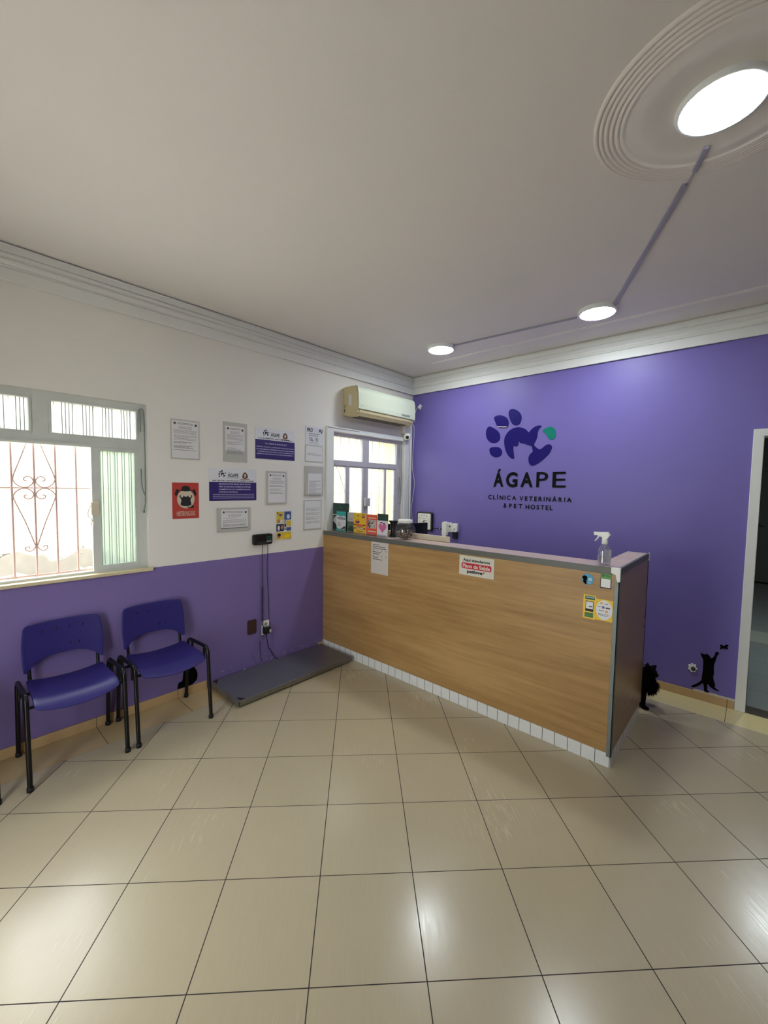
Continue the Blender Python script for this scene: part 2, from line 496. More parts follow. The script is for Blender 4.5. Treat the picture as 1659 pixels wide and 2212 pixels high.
def world_loc(o):
    # children built in world coordinates: only the top object carries a location
    while o.parent is not None: o = o.parent
    return o.location if o.type == 'EMPTY' else (0, 0, 0)
_G = {}
def glyphs(body, bold):
    key = (body, bold)
    if key not in _G:
        c = bpy.data.curves.new('t', 'FONT'); c.body = body; c.size = 1; c.offset = bold; c.resolution_u = 4
        o = bpy.data.objects.new('t', c); COL.objects.link(o)
        dg = bpy.context.evaluated_depsgraph_get(); me = o.evaluated_get(dg).to_mesh()
        _G[key] = ([(q.co.x, q.co.y) for q in me.vertices], [tuple(q.vertices) for q in me.polygons])
        o.evaluated_get(dg).to_mesh_clear()
        bpy.data.objects.remove(o); bpy.data.curves.remove(c)
    return _G[key]
def smooth(pts, k=4, closed=True):
    """Catmull-Rom through 2-D or 3-D points"""
    P = [Vector(q) for q in pts]; n = len(P); out = []
    for i in range(n if closed else n - 1):
        a = P[(i - 1) % n] if closed or i else P[0]; b = P[i]; c = P[(i + 1) % n]; d = P[(i + 2) % n] if closed or i + 2 < n else P[-1]
        for j in range(k):
            t = j / k
            out.append(0.5 * ((2 * b) + (c - a) * t + (2 * a - 5 * b + 4 * c - d) * t * t + (3 * b - a - 3 * c + d) * t ** 3))
    if not closed: out.append(P[-1])
    return [tuple(q) for q in out]
def rrect(u0, u1, v0, v1, r, n=5):
    out = []
    for cx, cy, a in ((u1 - r, v1 - r, 0), (u0 + r, v1 - r, 90), (u0 + r, v0 + r, 180), (u1 - r, v0 + r, 270)):
        for i in range(n + 1):
            t = math.radians(a + 90 * i / n); out.append((cx + r * math.cos(t), cy + r * math.sin(t)))
    return out
X, Y, Z = Vector((1, 0, 0)), Vector((0, 1, 0)), Vector((0, 0, 1))
LW = (Vector((.0004, 0, 0)), Y, Z, X)            # left wall: u = y, v = z, outwards = +x
BW = (Vector((0, -.0004, 0)), X, Z, -Y)           # back wall: u = x, v = z
CF = (Vector((0, -1.4286, 0)), X, Z, -Y)      # counter front
def off(fr, d): return (fr[0] + fr[3] * d, fr[1], fr[2], fr[3])
def tag(o, label, cat, group=None, kind=None):
    o['label'] = label; o['category'] = cat
    if group: o['group'] = group
    if kind: o['kind'] = kind
    return o
def thing(name, label, cat, loc, group=None, rotz=0):
    o = bpy.data.objects.new(name, None); o.empty_display_size = 0.05; COL.objects.link(o)
    o.location = loc; o.rotation_euler.z = rotz
    return tag(o, label, cat, group)
def struct(o): o['kind'] = 'structure'; return o
def sroot(name, loc=(0, 0, 0)):
    o = bpy.data.objects.new(name, None); COL.objects.link(o); o.location = loc; o['kind'] = 'structure'; return o

# ------------------------------------------------------------------ room shell
RX, FY, H = 6.2, -4.75, 3.05
b = MB().box((0, FY, -0.1), (RX, 0.0, 0), 'floor_tile'); struct(b.build('floor'))
b = MB().box((-0.15, FY - 0.15, H), (RX + 0.15, 0.15, H + 0.15), 'ceiling_paint'); struct(b.build('ceiling'))
W1 = (-4.29, -3.07, 1.055, 2.242); W2 = (-1.31, -0.16, 1.055, 2.24)
b = MB()
xs = (-0.15, 0.0)
def wl(y0, y1, z0, z1): b.box((xs[0], y0, z0), (xs[1], y1, z1), 'two_tone_paint')
wl(FY - 0.15, W1[0], -0.1, H); wl(W1[1], W2[0], -0.1, H); wl(W2[1], 0.15, -0.1, H)
wl(W1[0], W1[1], -0.1, W1[2]); wl(W1[0], W1[1], W1[3], H); wl(W2[0], W2[1], -0.1, W2[2]); wl(W2[0], W2[1], W2[3], H)
struct(b.build('wall_left'))
DX0, DX1, DZ = 3.28, 4.14, 2.10
b = MB().box((0, 0, -0.1), (DX0, 0.15, H), 'purple_paint').box((DX1, 0, -0.1), (RX, 0.15, H), 'purple_paint').box((DX0, 0, DZ), (DX1, 0.15, H), 'purple_paint')
struct(b.build('wall_back'))
struct(MB().box((RX, FY - 0.15, -0.1), (RX + 0.15, 0.15, H), 'two_tone_paint').build('wall_right'))
struct(MB().box((0, FY - 0.15, -0.1), (1.2, FY, H), 'two_tone_paint').box((2.0, FY - 0.15, -0.1), (RX, FY, H), 'two_tone_paint').box((1.2, FY - 0.15, 2.1), (2.0, FY, H), 'two_tone_paint').build('wall_front'))
d3 = sroot('added_daylight_door', (1.6, FY - .08, 0))  # glass door out of view, added to bring in more daylight
b = MB()
for q in ((1.2, 1.25, 0, 2.1), (1.95, 2.0, 0, 2.1), (1.2, 2.0, 2.05, 2.1), (1.2, 2.0, 0, .08)): b.box((q[0], FY - .11, q[2]), (q[1], FY - .07, q[3]), 'window_aluminium')
b.build('door_frame', d3)
MB().box((1.25, FY - .093, .08), (1.95, FY - .088, 2.05), 'clear_glass').build('added_door_glass', d3)
# cornice
prof = [(0, 2.832), (0.024, 2.830), (0.026, 2.836), (0.018, 2.903), (0.011, 2.906), (0.011, 2.910), (0.022, 2.912), (0.022, 2.918), (0.016, 2.920), (0.020, 2.925), (0.030, 2.938), (0.031, 2.948),
        (0.022, 2.958), (0.019, 2.968), (0.026, 2.976), (0.026, 2.984), (0.014, 2.986), (0.014, 2.991), (0.020, 2.994), (0.020, 3.03), (0.024, 3.033), (0.024, 3.037), (0.004, 3.040), (0.004, 3.05), (0, 3.05)]
def sweep(b, prof, A, B, n, k):
    A, B = Vector(A), Vector(B); N = len(prof)
    vs = [A + Vector(n) * d + Vector((0, 0, z)) for d, z in prof] + [B + Vector(n) * d + Vector((0, 0, z)) for d, z in prof]
    b.add(vs, [(i, i + 1, i + 1 + N, i + N) for i in range(N - 1)], k)
b = MB(); sweep(b, prof, (0, FY, 0), (0, 0, 0), (1, 0, 0), 'white_moulding'); struct(b.build('trim_1'))
b = MB(); sweep(b, prof, (0, 0, 0), (RX, 0, 0), (0, -1, 0), 'white_moulding'); struct(b.build('trim_2'))
b = MB()
for yy in (-0.375, -0.342):
    sweep(b, [(0.006, 3.05), (0.004, 3.0462), (0, 3.0446), (-0.004, 3.0462), (-0.006, 3.05)], (0.55, yy, 0), (RX, yy, 0), (0, -1, 0), 'ceiling_paint')
struct(b.build('trim_3'))
# skirting
struct(MB().box((0, -2.655, 0), (0.010, FY, 0.066), 'skirting_tile').box((0, -1.43, 0), (0.010, -1.49, 0.066), 'skirting_tile').build('baseboard_left', bevel=0.002))
struct(MB().box((0, -0.010, 0), (3.235, 0, 0.066), 'skirting_tile').build('baseboard_back', bevel=0.002))
# ceiling rose
b = MB()
pr_ = [(0.402, 0)]
for i, r in enumerate((0.391, 0.374, 0.356, 0.338, 0.320, 0.303)):
    hgt = 0.004 + 0.0018 * i
    pr_ += [(r + 0.0085, -hgt + 0.001), (r + 0.005, -hgt - 0.0035), (r, -hgt - 0.0048), (r - 0.005, -hgt - 0.0035), (r - 0.0085, -hgt + 0.001)]
pr_ += [(0.285, -0.014), (0.26, -0.0135), (0.245, -0.016), (0.235, -0.013), (0.14, -0.013), (0.0, -0.013)]
ROSE = (3.130, -2.245, 3.05)
b.lathe(pr_, ROSE, 'ceiling_paint', 96)
tag(b.build('ceiling_rose'), 'round plaster ceiling rose with moulded rings around the big lamp', 'ceiling rose')

# door surround and the hall behind
d = sroot('door_1', (3.28, 0, 0))
b = MB().box((3.240, -0.018, 0.0), (3.302, 0.15, DZ), 'white_wood').box((4.12, -0.018, 0.0), (4.18, 0.15, DZ), 'white_wood').box((3.240, -0.018, 2.096), (4.18, 0.15, 2.150), 'white_wood')
b.build('door_frame', d, bevel=0.004)
struct(MB().box((2.3, 0.0001, -0.1), (5.2, 0.15, -0.0005), 'threshold_stone').build('threshold'))
struct(MB().box((2.3, 0.15, -0.1), (5.2, 6.4, 0), 'hall_tile').box((2.3, 2.06, 0), (5.2, 2.57, 0.004), 'hall_lit_band').build('floor_hall'))  # pale strip paints the lit band across the hall floor
struct(MB().box((2.2, 0.15, 0), (2.3, 6.4, 2.9), 'hall_wall').box((5.2, 0.15, 0), (5.3, 6.4, 2.9), 'hall_wall').box((2.2, 6.25, 0), (5.3, 6.4, 2.9), 'hall_wall').build('wall_hall'))
struct(MB().box((2.2, 0.15, 2.9), (5.3, 6.4, 3.0), 'ceiling_paint').build('ceiling_hall'))
d2 = sroot('door_2', (3.55, 6.2, 0))
MB().box((3.12, 6.205, 0.03), (3.98, 6.245, 2.08), 'hall_door').build('door_leaf', d2, bevel=0.003)
MB().box((3.12, 6.20, 0.0), (3.98, 6.24, 0.028), 'black_rubber').build('door_gap_shade', d2)  # black strip stands for the shade in the gap under the door
MB().box((3.04, 6.19, 0), (3.11, 6.25, 2.15), 'hall_door').box((3.99, 6.19, 0), (4.06, 6.25, 2.15), 'hall_door').box((3.04, 6.19, 2.085), (4.06, 6.25, 2.15), 'hall_door').build('door_frame', d2)
MB().lathe([(0.0, -0.02), (0.03, -0.02), (0.03, 0)], (3.30, 6.2, 1.09), 'black_metal', 16, 'y').tube([(3.30, 6.2, 1.09), (3.30, 6.15, 1.09), (3.40, 6.15, 1.085)], 0.010, 'aluminium_corner').build('door_handle', d2)

# ------------------------------------------------------------------ outside
struct(MB().box((-30, -20, -0.3), (-0.15, 20, -0.15), 'garden_ground').box((-0.15, -20, -0.3), (20, -4.95, -0.15), 'garden_ground').build('ground_outside'))
struct(MB().box((-2.8, -12, -0.15), (-2.6, 9, 2.7), 'garden_wall').build('wall_garden'))
struct(MB().box((-0.9, 0.30, -0.15), (-0.55, 0.9, 3.0), 'yellow_wall').build('pillar_outside'))
R = random.Random(5)
b = MB()
HP = [(-4.9, -.15), (-4.4, .52), (-3.95, .80), (-3.72, .86), (-3.55, .94), (-3.40, .88), (-3.25, .80), (-3.12, .83), (-2.98, .93), (-2.85, .88), (-2.6, .74), (-2.2, .42), (-1.7, -.15)]
b.prism((Vector((-2.59, 0, 0)), Y, Z, X), HP[::-1], 0, .16, 'rubble')
b.prism((Vector((-2.43, 0, 0)), Y, Z, X), [(p_[0] * .96 - .14, max(-.15, p_[1] - .22)) for p_ in HP[::-1]], 0, .22, 'rubble')
for i in range(60):
    yy = R.uniform(-4.4, -2.2); k_ = max(j for j in range(len(HP) - 1) if HP[j][0] <= yy)
    f_ = (yy - HP[k_][0]) / (HP[k_ + 1][0] - HP[k_][0]); zt = HP[k_][1] + f_ * (HP[k_ + 1][1] - HP[k_][1])
    s_ = R.uniform(0.02, 0.06); fr0 = R.random() < .5
    Mx = Matrix.Translation((-2.50 if fr0 else -2.32, yy, zt - (0 if fr0 else .22))) @ Matrix.Rotation(R.uniform(0, 3), 4, 'Z') @ Matrix.Rotation(R.uniform(-.6, .6), 4, 'X')
    b.obox(Mx, (-s_, -s_ * .8, -.06), (s_, s_ * .8, s_ * .5), 'rubble')
tag(b.build('rubble_heap'), 'grey heap of rubble against the garden wall outside the window', 'rubble', kind='stuff')

# ------------------------------------------------------------------ window 1 (left, wide, with scroll grille)
AL = 'window_aluminium'
w = sroot('window_1', (0, -3.68, 1.055))
xf0, xf1 = -0.075, -0.03
b = MB()
def fr(y0, y1, z0, z1, a=xf0, c=xf1, k=None): b.box((a, y0, z0), (c, y1, z1), k or AL)
fr(-4.29, -3.07, 2.197, 2.242); fr(-4.29, -3.07, 1.055, 1.075); fr(-4.29, -4.235, 1.075, 2.197); fr(-3.120, -3.07, 1.075, 2.197)
fr(-4.235, -3.12, 1.912, 1.978); fr(-3.706, -3.622, 1.978, 2.197)
fr(-4.235, -3.12, 1.920, 1.932, -0.03, -0.018)
b.build('window_frame', w)
b = MB()
for (y0, y1) in ((-4.235, -3.706), (-3.622, -3.12)):
    for q in ((y0, y0 + .012, 1.978, 2.197), (y1 - .012, y1, 1.978, 2.197), (y0 + .012, y1 - .012, 1.978, 1.988), (y0 + .012, y1 - .012, 2.187, 2.197)): fr(*q, -0.068, -0.022)
b.build('vent_sash', w)
b = MB()
for (y0, y1) in ((-3.402, -3.12), (-4.235, -3.953)):
    s0, s1 = (0.048, 0.022) if y0 > -3.6 else (0.022, 0.048)
    for q in ((y0, y0 + s0, 1.075, 1.912), (y1 - s1, y1, 1.075, 1.912), (y0 + s0, y1 - s1, 1.075, 1.108), (y0 + s0, y1 - s1, 1.893, 1.912)): fr(*q, -0.062, -0.035)
b.build('sliding_sash', w)
MB().box((-0.050, -4.223, 1.988), (-0.046, -3.718, 2.187), 'ribbed_glass').box((-0.050, -3.61, 1.988), (-0.046, -3.132, 2.187), 'ribbed_glass').build('vent_glass', w)
MB().box((-0.050, -3.356, 1.108), (-0.046, -3.142, 1.893), 'ribbed_glass_green').box((-0.050, -4.213, 1.108), (-0.046, -4.001, 1.893), 'ribbed_glass_green').build('sash_glass', w)
# reveal lining and sill
b = MB().box((-0.12, -4.31, 1.038), (0.028, -3.050, 1.060), 'sill_stone'); b.build('window_sill', w, bevel=0.003)
# wrought iron grille
b = MB(); gx = -0.125
for yy in (-4.235, -4.125, -4.015, -3.905, -3.797, -3.688, -3.580, -3.470, -3.36, -3.25, -3.14): b.tube([(gx, yy, 1.06), (gx, yy, 2.24)], 0.0065, 'pink_iron', 8)
b.tube([(gx - .004, -4.29, 1.637), (gx - .004, -3.07, 1.637)], 0.0045, 'pink_iron', 6)
b.tube([(gx - .004, -4.29, 1.075), (gx - .004, -3.07, 1.075)], 0.006, 'pink_iron', 6)
b.build('grille_bars', w)
b = MB()
for s_ in (-1, 1):
    def q(dy, z): return (gx + .006, -3.688 + s_ * dy, z)
    # upper half: straight strap down to the outer bar, belly, then curl
    b.tube(smooth([q(0.028, 1.936), q(0.065, 1.82), q(0.100, 1.712), q(0.098, 1.675), q(0.075, 1.648), q(0.045, 1.640), q(0.018, 1.655), q(0.006, 1.680), q(0.018, 1.704),
                   q(0.038, 1.709), q(0.052, 1.696), q(0.048, 1.682), q(0.036, 1.684)], 5, False), 0.0035, 'pink_iron', 6)
    b.tube(smooth([q(0.006, 1.268), q(0.050, 1.42), q(0.100, 1.565), q(0.098, 1.600), q(0.075, 1.626), q(0.045, 1.634), q(0.018, 1.619), q(0.006, 1.594), q(0.018, 1.572),
                   q(0.038, 1.567), q(0.052, 1.579), q(0.048, 1.592), q(0.036, 1.590)], 5, False), 0.0035, 'pink_iron', 6)
    b.tube(smooth([q(0.003, 1.268), q(0.016, 1.243), q(0.036, 1.234), q(0.054, 1.246), q(0.052, 1.262), q(0.038, 1.263), q(0.036, 1.252)], 5, False), 0.0035, 'pink_iron', 6)
b.build('grille_scroll', w)
def opener(parent, y0, zt, zm, zb, s=1):
    b = MB()
    b.tube([(-0.01, y0 - 0.022, zt), (0.004, y0 - 0.024, zt - 0.16)], 0.006, 'aluminium_corner', 6)
    b.tube(smooth([(-0.01, y0 - 0.02, zt), (0.008, y0, zt - 0.05), (0.01, y0 + .002, zm), (0.008, y0, zm - 0.16)], 5, False), 0.0045, 'aluminium_corner', 6)
    b.tube(smooth([(0.0, y0 - 0.022, zm + 0.08), (0.01, y0 - 0.02, zm - 0.05), (0.012, y0 + 0.002, zm - 0.13), (0.012, y0 - 0.012, zb)], 5, False), 0.005, 'aluminium_corner', 6)
    b.lathe([(0, -0.012), (0.009, -0.008), (0.009, 0.008), (0, 0.012)], (0.012, y0 - 0.012, zb), 'aluminium_corner', 10)
    b.build('opener_lever', parent)
opener(w, -3.090, 2.205, 1.70, 1.475)
b = MB().box((-0.036, -3.415, 1.458), (-0.006, -3.368, 1.545), 'beige_board'); b.build('sash_latch', w, bevel=0.003)
b = MB().tube(smooth([(-0.02, -3.405, 1.54), (-0.01, -3.430, 1.49), (-0.01, -3.432, 1.455), (-0.008, -3.412, 1.425), (-0.008, -3.420, 1.385)], 5, False), 0.0022, 'beige_board', 6)
b.tube(smooth([(-0.01, -3.412, 1.43), (-0.008, -3.400, 1.40), (-0.008, -3.408, 1.378)], 4, False), 0.0022, 'beige_board', 6)
b.build('latch_cord', w)

# ------------------------------------------------------------------ window 2 (by the corner, behind the counter)
AL = 'window_aluminium_2'
w = sroot('window_2', (0, -0.73, 1.055))
b = MB()
fr(-1.31, -0.16, 2.205, 2.24); fr(-1.31, -0.16, 1.055, 1.085); fr(-1.31, -1.296, 1.085, 2.205); fr(-0.262, -0.16, 1.085, 2.205)
fr(-1.296, -0.262, 1.900, 1.955); fr(-0.842, -0.745, 1.955, 2.205)
b.build('window_frame', w)
b = MB()
for (y0, y1) in ((-1.296, -1.12), (-1.065, -0.82), (-0.765, -0.50), (-0.44, -0.262)): pass
for q in ((-1.285, -1.262, 1.085, 1.90), (-1.092, -1.038, 1.085, 1.90), (-0.838, -0.800, 1.085, 1.90), (-0.796, -0.745, 1.085, 1.90), (-0.470, -0.437, 1.085, 1.90), (-0.285, -0.262, 1.085, 1.90)):
    fr(*q, -0.066, -0.038)
for q in ((-1.285, -0.262, 1.085, 1.11), (-1.285, -0.262, 1.886, 1.90)): fr(*q, -0.062, -0.04)
b.build('sliding_sash', w)
MB().box((-0.050, -1.296, 1.955), (-0.046, -0.842, 2.205), 'ribbed_glass_pale').box((-0.050, -0.745, 1.955), (-0.046, -0.262, 2.205), 'ribbed_glass_pale').build('vent_glass', w)
MB().box((-0.050, -1.285, 1.10), (-0.046, -0.262, 1.89), 'ribbed_glass_pale').build('sash_glass', w)
MB().box((-0.12, -1.33, 1.038), (0.028, -0.14, 1.060), 'sill_stone').build('window_sill', w, bevel=0.003)
b = MB()
for i in range(9): b.tube([(gx, -1.22 + i * 0.125, 1.06), (gx, -1.22 + i * 0.125, 2.24)], 0.005, 'pink_iron', 6)
b.tube([(gx, -1.31, 1.60), (gx, -0.16, 1.60)], 0.004, 'pink_iron', 6)
b.build('grille_bars', w)
b = MB().box((0, -1.405, 1.035), (0.022, -1.318, 2.245), 'white_wood').box((0, -0.155, 1.035), (0.022, -0.095, 2.245), 'white_wood').box((0, -1.405, 2.245), (0.022, -0.095, 2.292), 'white_wood')
b.box((0.022, -1.395, 2.278), (0.032, -0.95, 2.288), 'white_wood')
b.build('window_surround', w)
opener(w, -0.215, 2.19, 1.72, 1.48)
MB().box((-0.034, -0.815, 1.455), (-0.008, -0.735, 1.548), 'window_aluminium_2').build('sash_latch', w, bevel=0.004)

# ------------------------------------------------------------------ ceiling lamps and raceways
def ceil_light(x, y, r, label, zb=3.02, glow='lamp_glow', top=3.05, hsc=1.0):
    t = thing('ceiling_light', label, 'ceiling lamp', (x, y, top), 'round white ceiling lamps')
    b = MB().lathe([(r + 0.014, top - zb), (r + 0.014, 0.006), (r + 0.010, 0.0), (r, 0.0)], (x, y, zb), 'lamp_rim', 48)
    b.build('housing', t)
    b = MB().lathe([(r, 0.0), (r * 0.97, -0.003), (r * 0.6, -0.006), (0.0, -0.007)], (x, y, zb), glow, 48)
    b.build('diffuser', t)
ceil_light(3.129, -2.245, 0.122, 'big round ceiling lamp glowing at the centre of the plaster rose')
ceil_light(0.916, -0.725, 0.118, 'round ceiling lamp above the air conditioner corner, smallest in view')
ceil_light(2.310, -0.672, 0.120, 'round ceiling lamp above the purple wall where both raceways meet')
ceil_light(3.62, 1.65, 0.12, 'ceiling lamp in the hall beyond the open doorway', 2.87, 'hall_glow', 2.9)
def raceway(A, B, wd, h, label):
    A = Vector(A); B = Vector(B); d_ = (B - A); L = d_.length; a = math.atan2(d_.y, d_.x)
    Mx = Matrix.Translation(A) @ Matrix.Rotation(a, 4, 'Z')
    b = MB().obox(Mx, (0, -wd / 2, -h), (L, wd / 2, 0), 'raceway_grey')
    return tag(b.build('cable_raceway', bevel=0.002), label, 'cable raceway', 'ceiling cable raceways')
raceway((1.03, -0.708, 3.0495), (2.150, -0.640, 3.0495), 0.016, 0.012, 'thin grey cable raceway on the ceiling between the two small lamps')
raceway((2.415, -0.675, 3.0495), (2.978, -1.835, 3.0495), 0.022, 0.014, 'wider grey cable raceway running from the small lamp towards the big lamp')
raceway((3.022, -1.925, 3.036), (3.072, -2.045, 3.036), 0.020, 0.012, 'short grey raceway stub beside the big ceiling lamp')
tag(MB().tube(smooth([(2.972, -1.825, 3.044), (2.990, -1.855, 3.038), (3.005, -1.89, 3.03), (3.028, -1.94, 3.028)], 5, False), 0.0035, 'raceway_grey', 6).build('ceiling_cable'),
    'thin grey cable bridging the gap in the raceway near the ceiling rose', 'cable')

# ------------------------------------------------------------------ air conditioner
t = thing('air_conditioner', 'aged cream split air conditioner mounted high beside the corner', 'air conditioner', (0, -0.70, 2.40))
def sweep_y(b, prof, y0, y1, k, caps=True):
    fr_ = (Vector((0, y0, 0)), X, Z, -Y)
    b.prism((Vector((0, y0, 0)), X, Z, Y), prof, 0, y1 - y0, k)
body = [(0, 2.705), (0.02, 2.712), (0.13, 2.712), (0.185, 2.700), (0.20, 2.68), (0.20, 2.475), (0.195, 2.445), (0.17, 2.420), (0.12, 2.408), (0.05, 2.412), (0, 2.425)]
b = MB(); sweep_y(b, body, -1.165, -0.235, 'ac_body'); b.build('body', t, bevel=0.006)
b = MB(); sweep_y(b, [(0.165, 2.716), (0.198, 2.702), (0.212, 2.676), (0.220, 2.640), (0.222, 2.520), (0.218, 2.478), (0.205, 2.474), (0.198, 2.50), (0.198, 2.66), (0.18, 2.69)], -1.160, -0.232, 'ac_front')
b.build('front_panel', t, bevel=0.004)
b = MB(); sweep_y(b, [(0.208, 2.468), (0.204, 2.445), (0.178, 2.418), (0.140, 2.405), (0.138, 2.410), (0.172, 2.424), (0.194, 2.448), (0.200, 2.468)], -1.13, -0.30, 'ac_body'); b.build('louvre', t)
MB().box((0.2225, -0.475, 2.497), (0.2245, -0.325, 2.516), 'grey_lcd').build('display', t)
MB().box((0.2225, -1.125, 2.512), (0.2232, -1.095, 2.517), 'grey_lcd').build('badge', t)
MB().box((0.075, -1.1665, 2.52), (0.125, -1.1655, 2.63), 'poster_white').build('rating_sticker', t)
b = MB().box((0.01, -1.167, 2.455), (0.022, -1.1655, 2.49), 'ac_dark').box((0.015, -1.167, 2.50), (0.022, -1.1655, 2.535), 'ac_dark').box((0.06, -1.10, 2.405), (0.16, -0.32, 2.4085), 'ac_dark'); b.build('air_outlet', t)

# pipes, cords and camera in the corner
tag(MB().tube(smooth([(0.012, -0.052, 2.43), (0.014, -0.045, 2.2), (0.014, -0.045, 1.5), (0.014, -0.045, 0.9)], 4, False), 0.012, 'white_plastic', 10).build('drain_pipe'),
    'white drain pipe running down the corner from the air conditioner', 'pipe')
tag(MB().box((0, -0.088, 0.9), (0.016, -0.066, 2.42), 'white_wood').build('cable_trunking', bevel=0.003), 'flat white trunking strip between window surround and corner pipe', 'cable trunking')
tag(MB().tube(smooth([(0.05, -0.30, 2.41), (0.035, -0.1, 2.44), (0.03, -0.05, 2.30), (0.03, -0.07, 1.95), (0.03, -0.17, 1.66), (0.03, -0.225, 1.49), (0.03, -0.22, 1.3)], 6, False), 0.0035, 'white_plastic', 6).build('white_cord'),
    'white cord slanting from the air conditioner down to the window lever', 'cord')
tag(MB().tube(smooth([(0.02, -0.10, 2.455), (0.028, -0.012, 2.46), (0.036, -0.008, 2.32), (0.020, -0.008, 1.96), (0.058, -0.008, 1.72), (0.020, -0.008, 1.42), (0.042, -0.008, 1.24), (0.06, -0.01, 1.0)], 6, False), 0.003, 'white_plastic', 6).build('white_cord'),
    'thin white cord hanging loosely down the purple wall edge in the corner', 'cord')
tag(MB().tube(smooth([(0.005, -1.330, 1.96), (0.02, -1.251, 1.84), (0.02, -1.15, 1.61), (0.02, -1.068, 1.42), (0.06, -1.05, 1.2)], 5, False), 0.0022, 'treat_pale', 6).build('window_cord'),
    'thin brownish cord hanging diagonally across the window behind the counter', 'cord')
t = thing('security_camera', 'small white dome security camera below the air conditioner', 'security camera', (0.03, -0.168, 2.35))
MB().box((0.0, -0.205, 2.335), (0.055, -0.135, 2.43), 'white_plastic').build('mount', t, bevel=0.006)
MB().lathe([(0, -0.05), (0.03, -0.042), (0.045, -0.02), (0.046, 0.0), (0.042, 0.025), (0.03, 0.035), (0, 0.038)], (0.055, -0.168, 2.302), 'white_plastic', 28).build('dome', t)
ld = (CAM - Vector((0.055, -0.168, 2.302))).normalized(); ld = (ld + Vector((0.05, 0.02, -0.25))).normalized()
qq = Vector((0, 0, 1)).rotation_difference(ld).to_matrix().to_4x4()
b = MB(); tmp = MB().lathe([(0.0, 0.052), (0.017, 0.050), (0.021, 0.046), (0.021, 0.035)], (0, 0, 0), 'black_plastic', 20)
b.add([Matrix.Translation((0.055, -0.168, 2.302)) @ qq @ Vector(v_) for v_ in tmp.v], tmp.f, 'black_plastic', True); b.build('lens', t)
t = thing('wall_plug', 'small white plug and socket high on purple wall beside air conditioner', 'socket', (0.11, 0, 2.67))
b = MB().prism(off(BW, 0), [(0.092, 2.655), (0.128, 2.640), (0.150, 2.690), (0.118, 2.712)], 0, 0.012, 'white_plastic'); b.build('plate', t, bevel=0.003)
MB().lathe([(0, -0.04), (0.010, -0.036), (0.013, -0.012), (0.013, 0)], (0.115, 0, 2.672), 'white_plastic', 16, 'y').tube(smooth([(0.112, -0.035, 2.67), (0.085, -0.03, 2.65), (0.055, -0.02, 2.60), (0.04, -0.012, 2.5)], 5, False), 0.003, 'white_plastic', 6).build('plug', t)

# ------------------------------------------------------------------ logo on the purple wall
TOE1 = [(1.062, 2.352), (1.039, 2.318), (1.038, 2.259), (1.059, 2.214), (1.096, 2.183), (1.136, 2.172), (1.179, 2.182), (1.203, 2.212), (1.202, 2.259), (1.175, 2.3), (1.13, 2.332), (1.094, 2.351)]
TOE2 = [(1.127, 2.44), (1.142, 2.458), (1.18, 2.465), (1.227, 2.457), (1.27, 2.433), (1.292, 2.399), (1.297, 2.371), (1.292, 2.34), (1.286, 2.336), (1.177, 2.348), (1.146, 2.392)]
TOE3 = [(1.294, 2.483), (1.305, 2.506), (1.33, 2.517), (1.364, 2.508), (1.405, 2.481), (1.431, 2.444), (1.436, 2.403), (1.425, 2.363), (1.403, 2.343), (1.366, 2.344), (1.336, 2.364), (1.312, 2.408), (1.298, 2.447)]
TOE4 = [(1.084, 2.107), (1.106, 2.126), (1.153, 2.129), (1.201, 2.12), (1.229, 2.09), (1.234, 2.057), (1.215, 2.03), (1.177, 2.018), (1.133, 2.028), (1.096, 2.06)]
PAD = [(1.52, 2.258), (1.54, 2.281), (1.574, 2.306), (1.611, 2.319), (1.645, 2.316), (1.648, 2.306), (1.629, 2.288), (1.613, 2.259), (1.61, 2.226), (1.605, 2.193), (1.59, 2.16), (1.577, 2.134), (1.591, 2.113), (1.63, 2.083), (1.657, 2.086), (1.686, 2.111), (1.716, 2.126), (1.742, 2.123), (1.759, 2.101), (1.754, 2.068), (1.733, 2.03), (1.694, 1.992), (1.649, 1.956), (1.602, 1.927), (1.564, 1.919), (1.539, 1.936), (1.527, 1.973), (1.529, 2.014), (1.549, 2.044), (1.568, 2.06), (1.565, 2.081), (1.557, 2.111), (1.539, 2.124), (1.514, 2.131), (1.482, 2.146), (1.449, 2.151), (1.435, 2.156), (1.418, 2.174), (1.413, 2.164), (1.412, 2.133), (1.385, 2.123), (1.363, 2.132), (1.358, 2.118), (1.361, 2.076), (1.369, 2.027), (1.371, 2.003), (1.361, 1.993), (1.33, 2.008), (1.295, 2.044), (1.271, 2.095), (1.257, 2.152), (1.255, 2.209), (1.272, 2.25), (1.305, 2.29), (1.352, 2.314), (1.403, 2.321), (1.451, 2.31), (1.491, 2.289)]
TEAL = [(1.66, 2.262), (1.689, 2.286), (1.728, 2.296), (1.765, 2.286), (1.785, 2.259), (1.793, 2.226), (1.788, 2.193), (1.766, 2.172), (1.737, 2.172), (1.716, 2.192), (1.705, 2.216), (1.688, 2.24)]
t = thing('clinic_logo', 'dark blue paw logo with black lettering on the purple wall', 'wall logo', (1.5, 0, 1.47))
LT = 0.004
for nm, P in (('toe_pad', TOE1), ('toe_pad', TOE2), ('toe_pad', TOE3), ('toe_pad', TOE4), ('paw_pad', PAD)):
    MB().prism(BW, smooth(P, 2 if P is PAD else 3), 0.0, LT, 'logo_indigo').build(nm, t)
MB().prism(off(BW, 0), [(1.178, 2.347), (1.284, 2.336), (1.280, 2.330), (1.182, 2.340)], 0.001, 0.016, 'sign_white').build('peeled_edge', t)
o = MB().prism(BW, smooth(TEAL, 3), 0.0, LT, 'logo_teal').build('toe_pad', t); o['label'] = 'green toe pad'
xs_ = [1.145, 1.290, 1.450, 1.617, 1.778]; xe = [1.262, 1.418, 1.582, 1.735, 1.906]
b = MB()
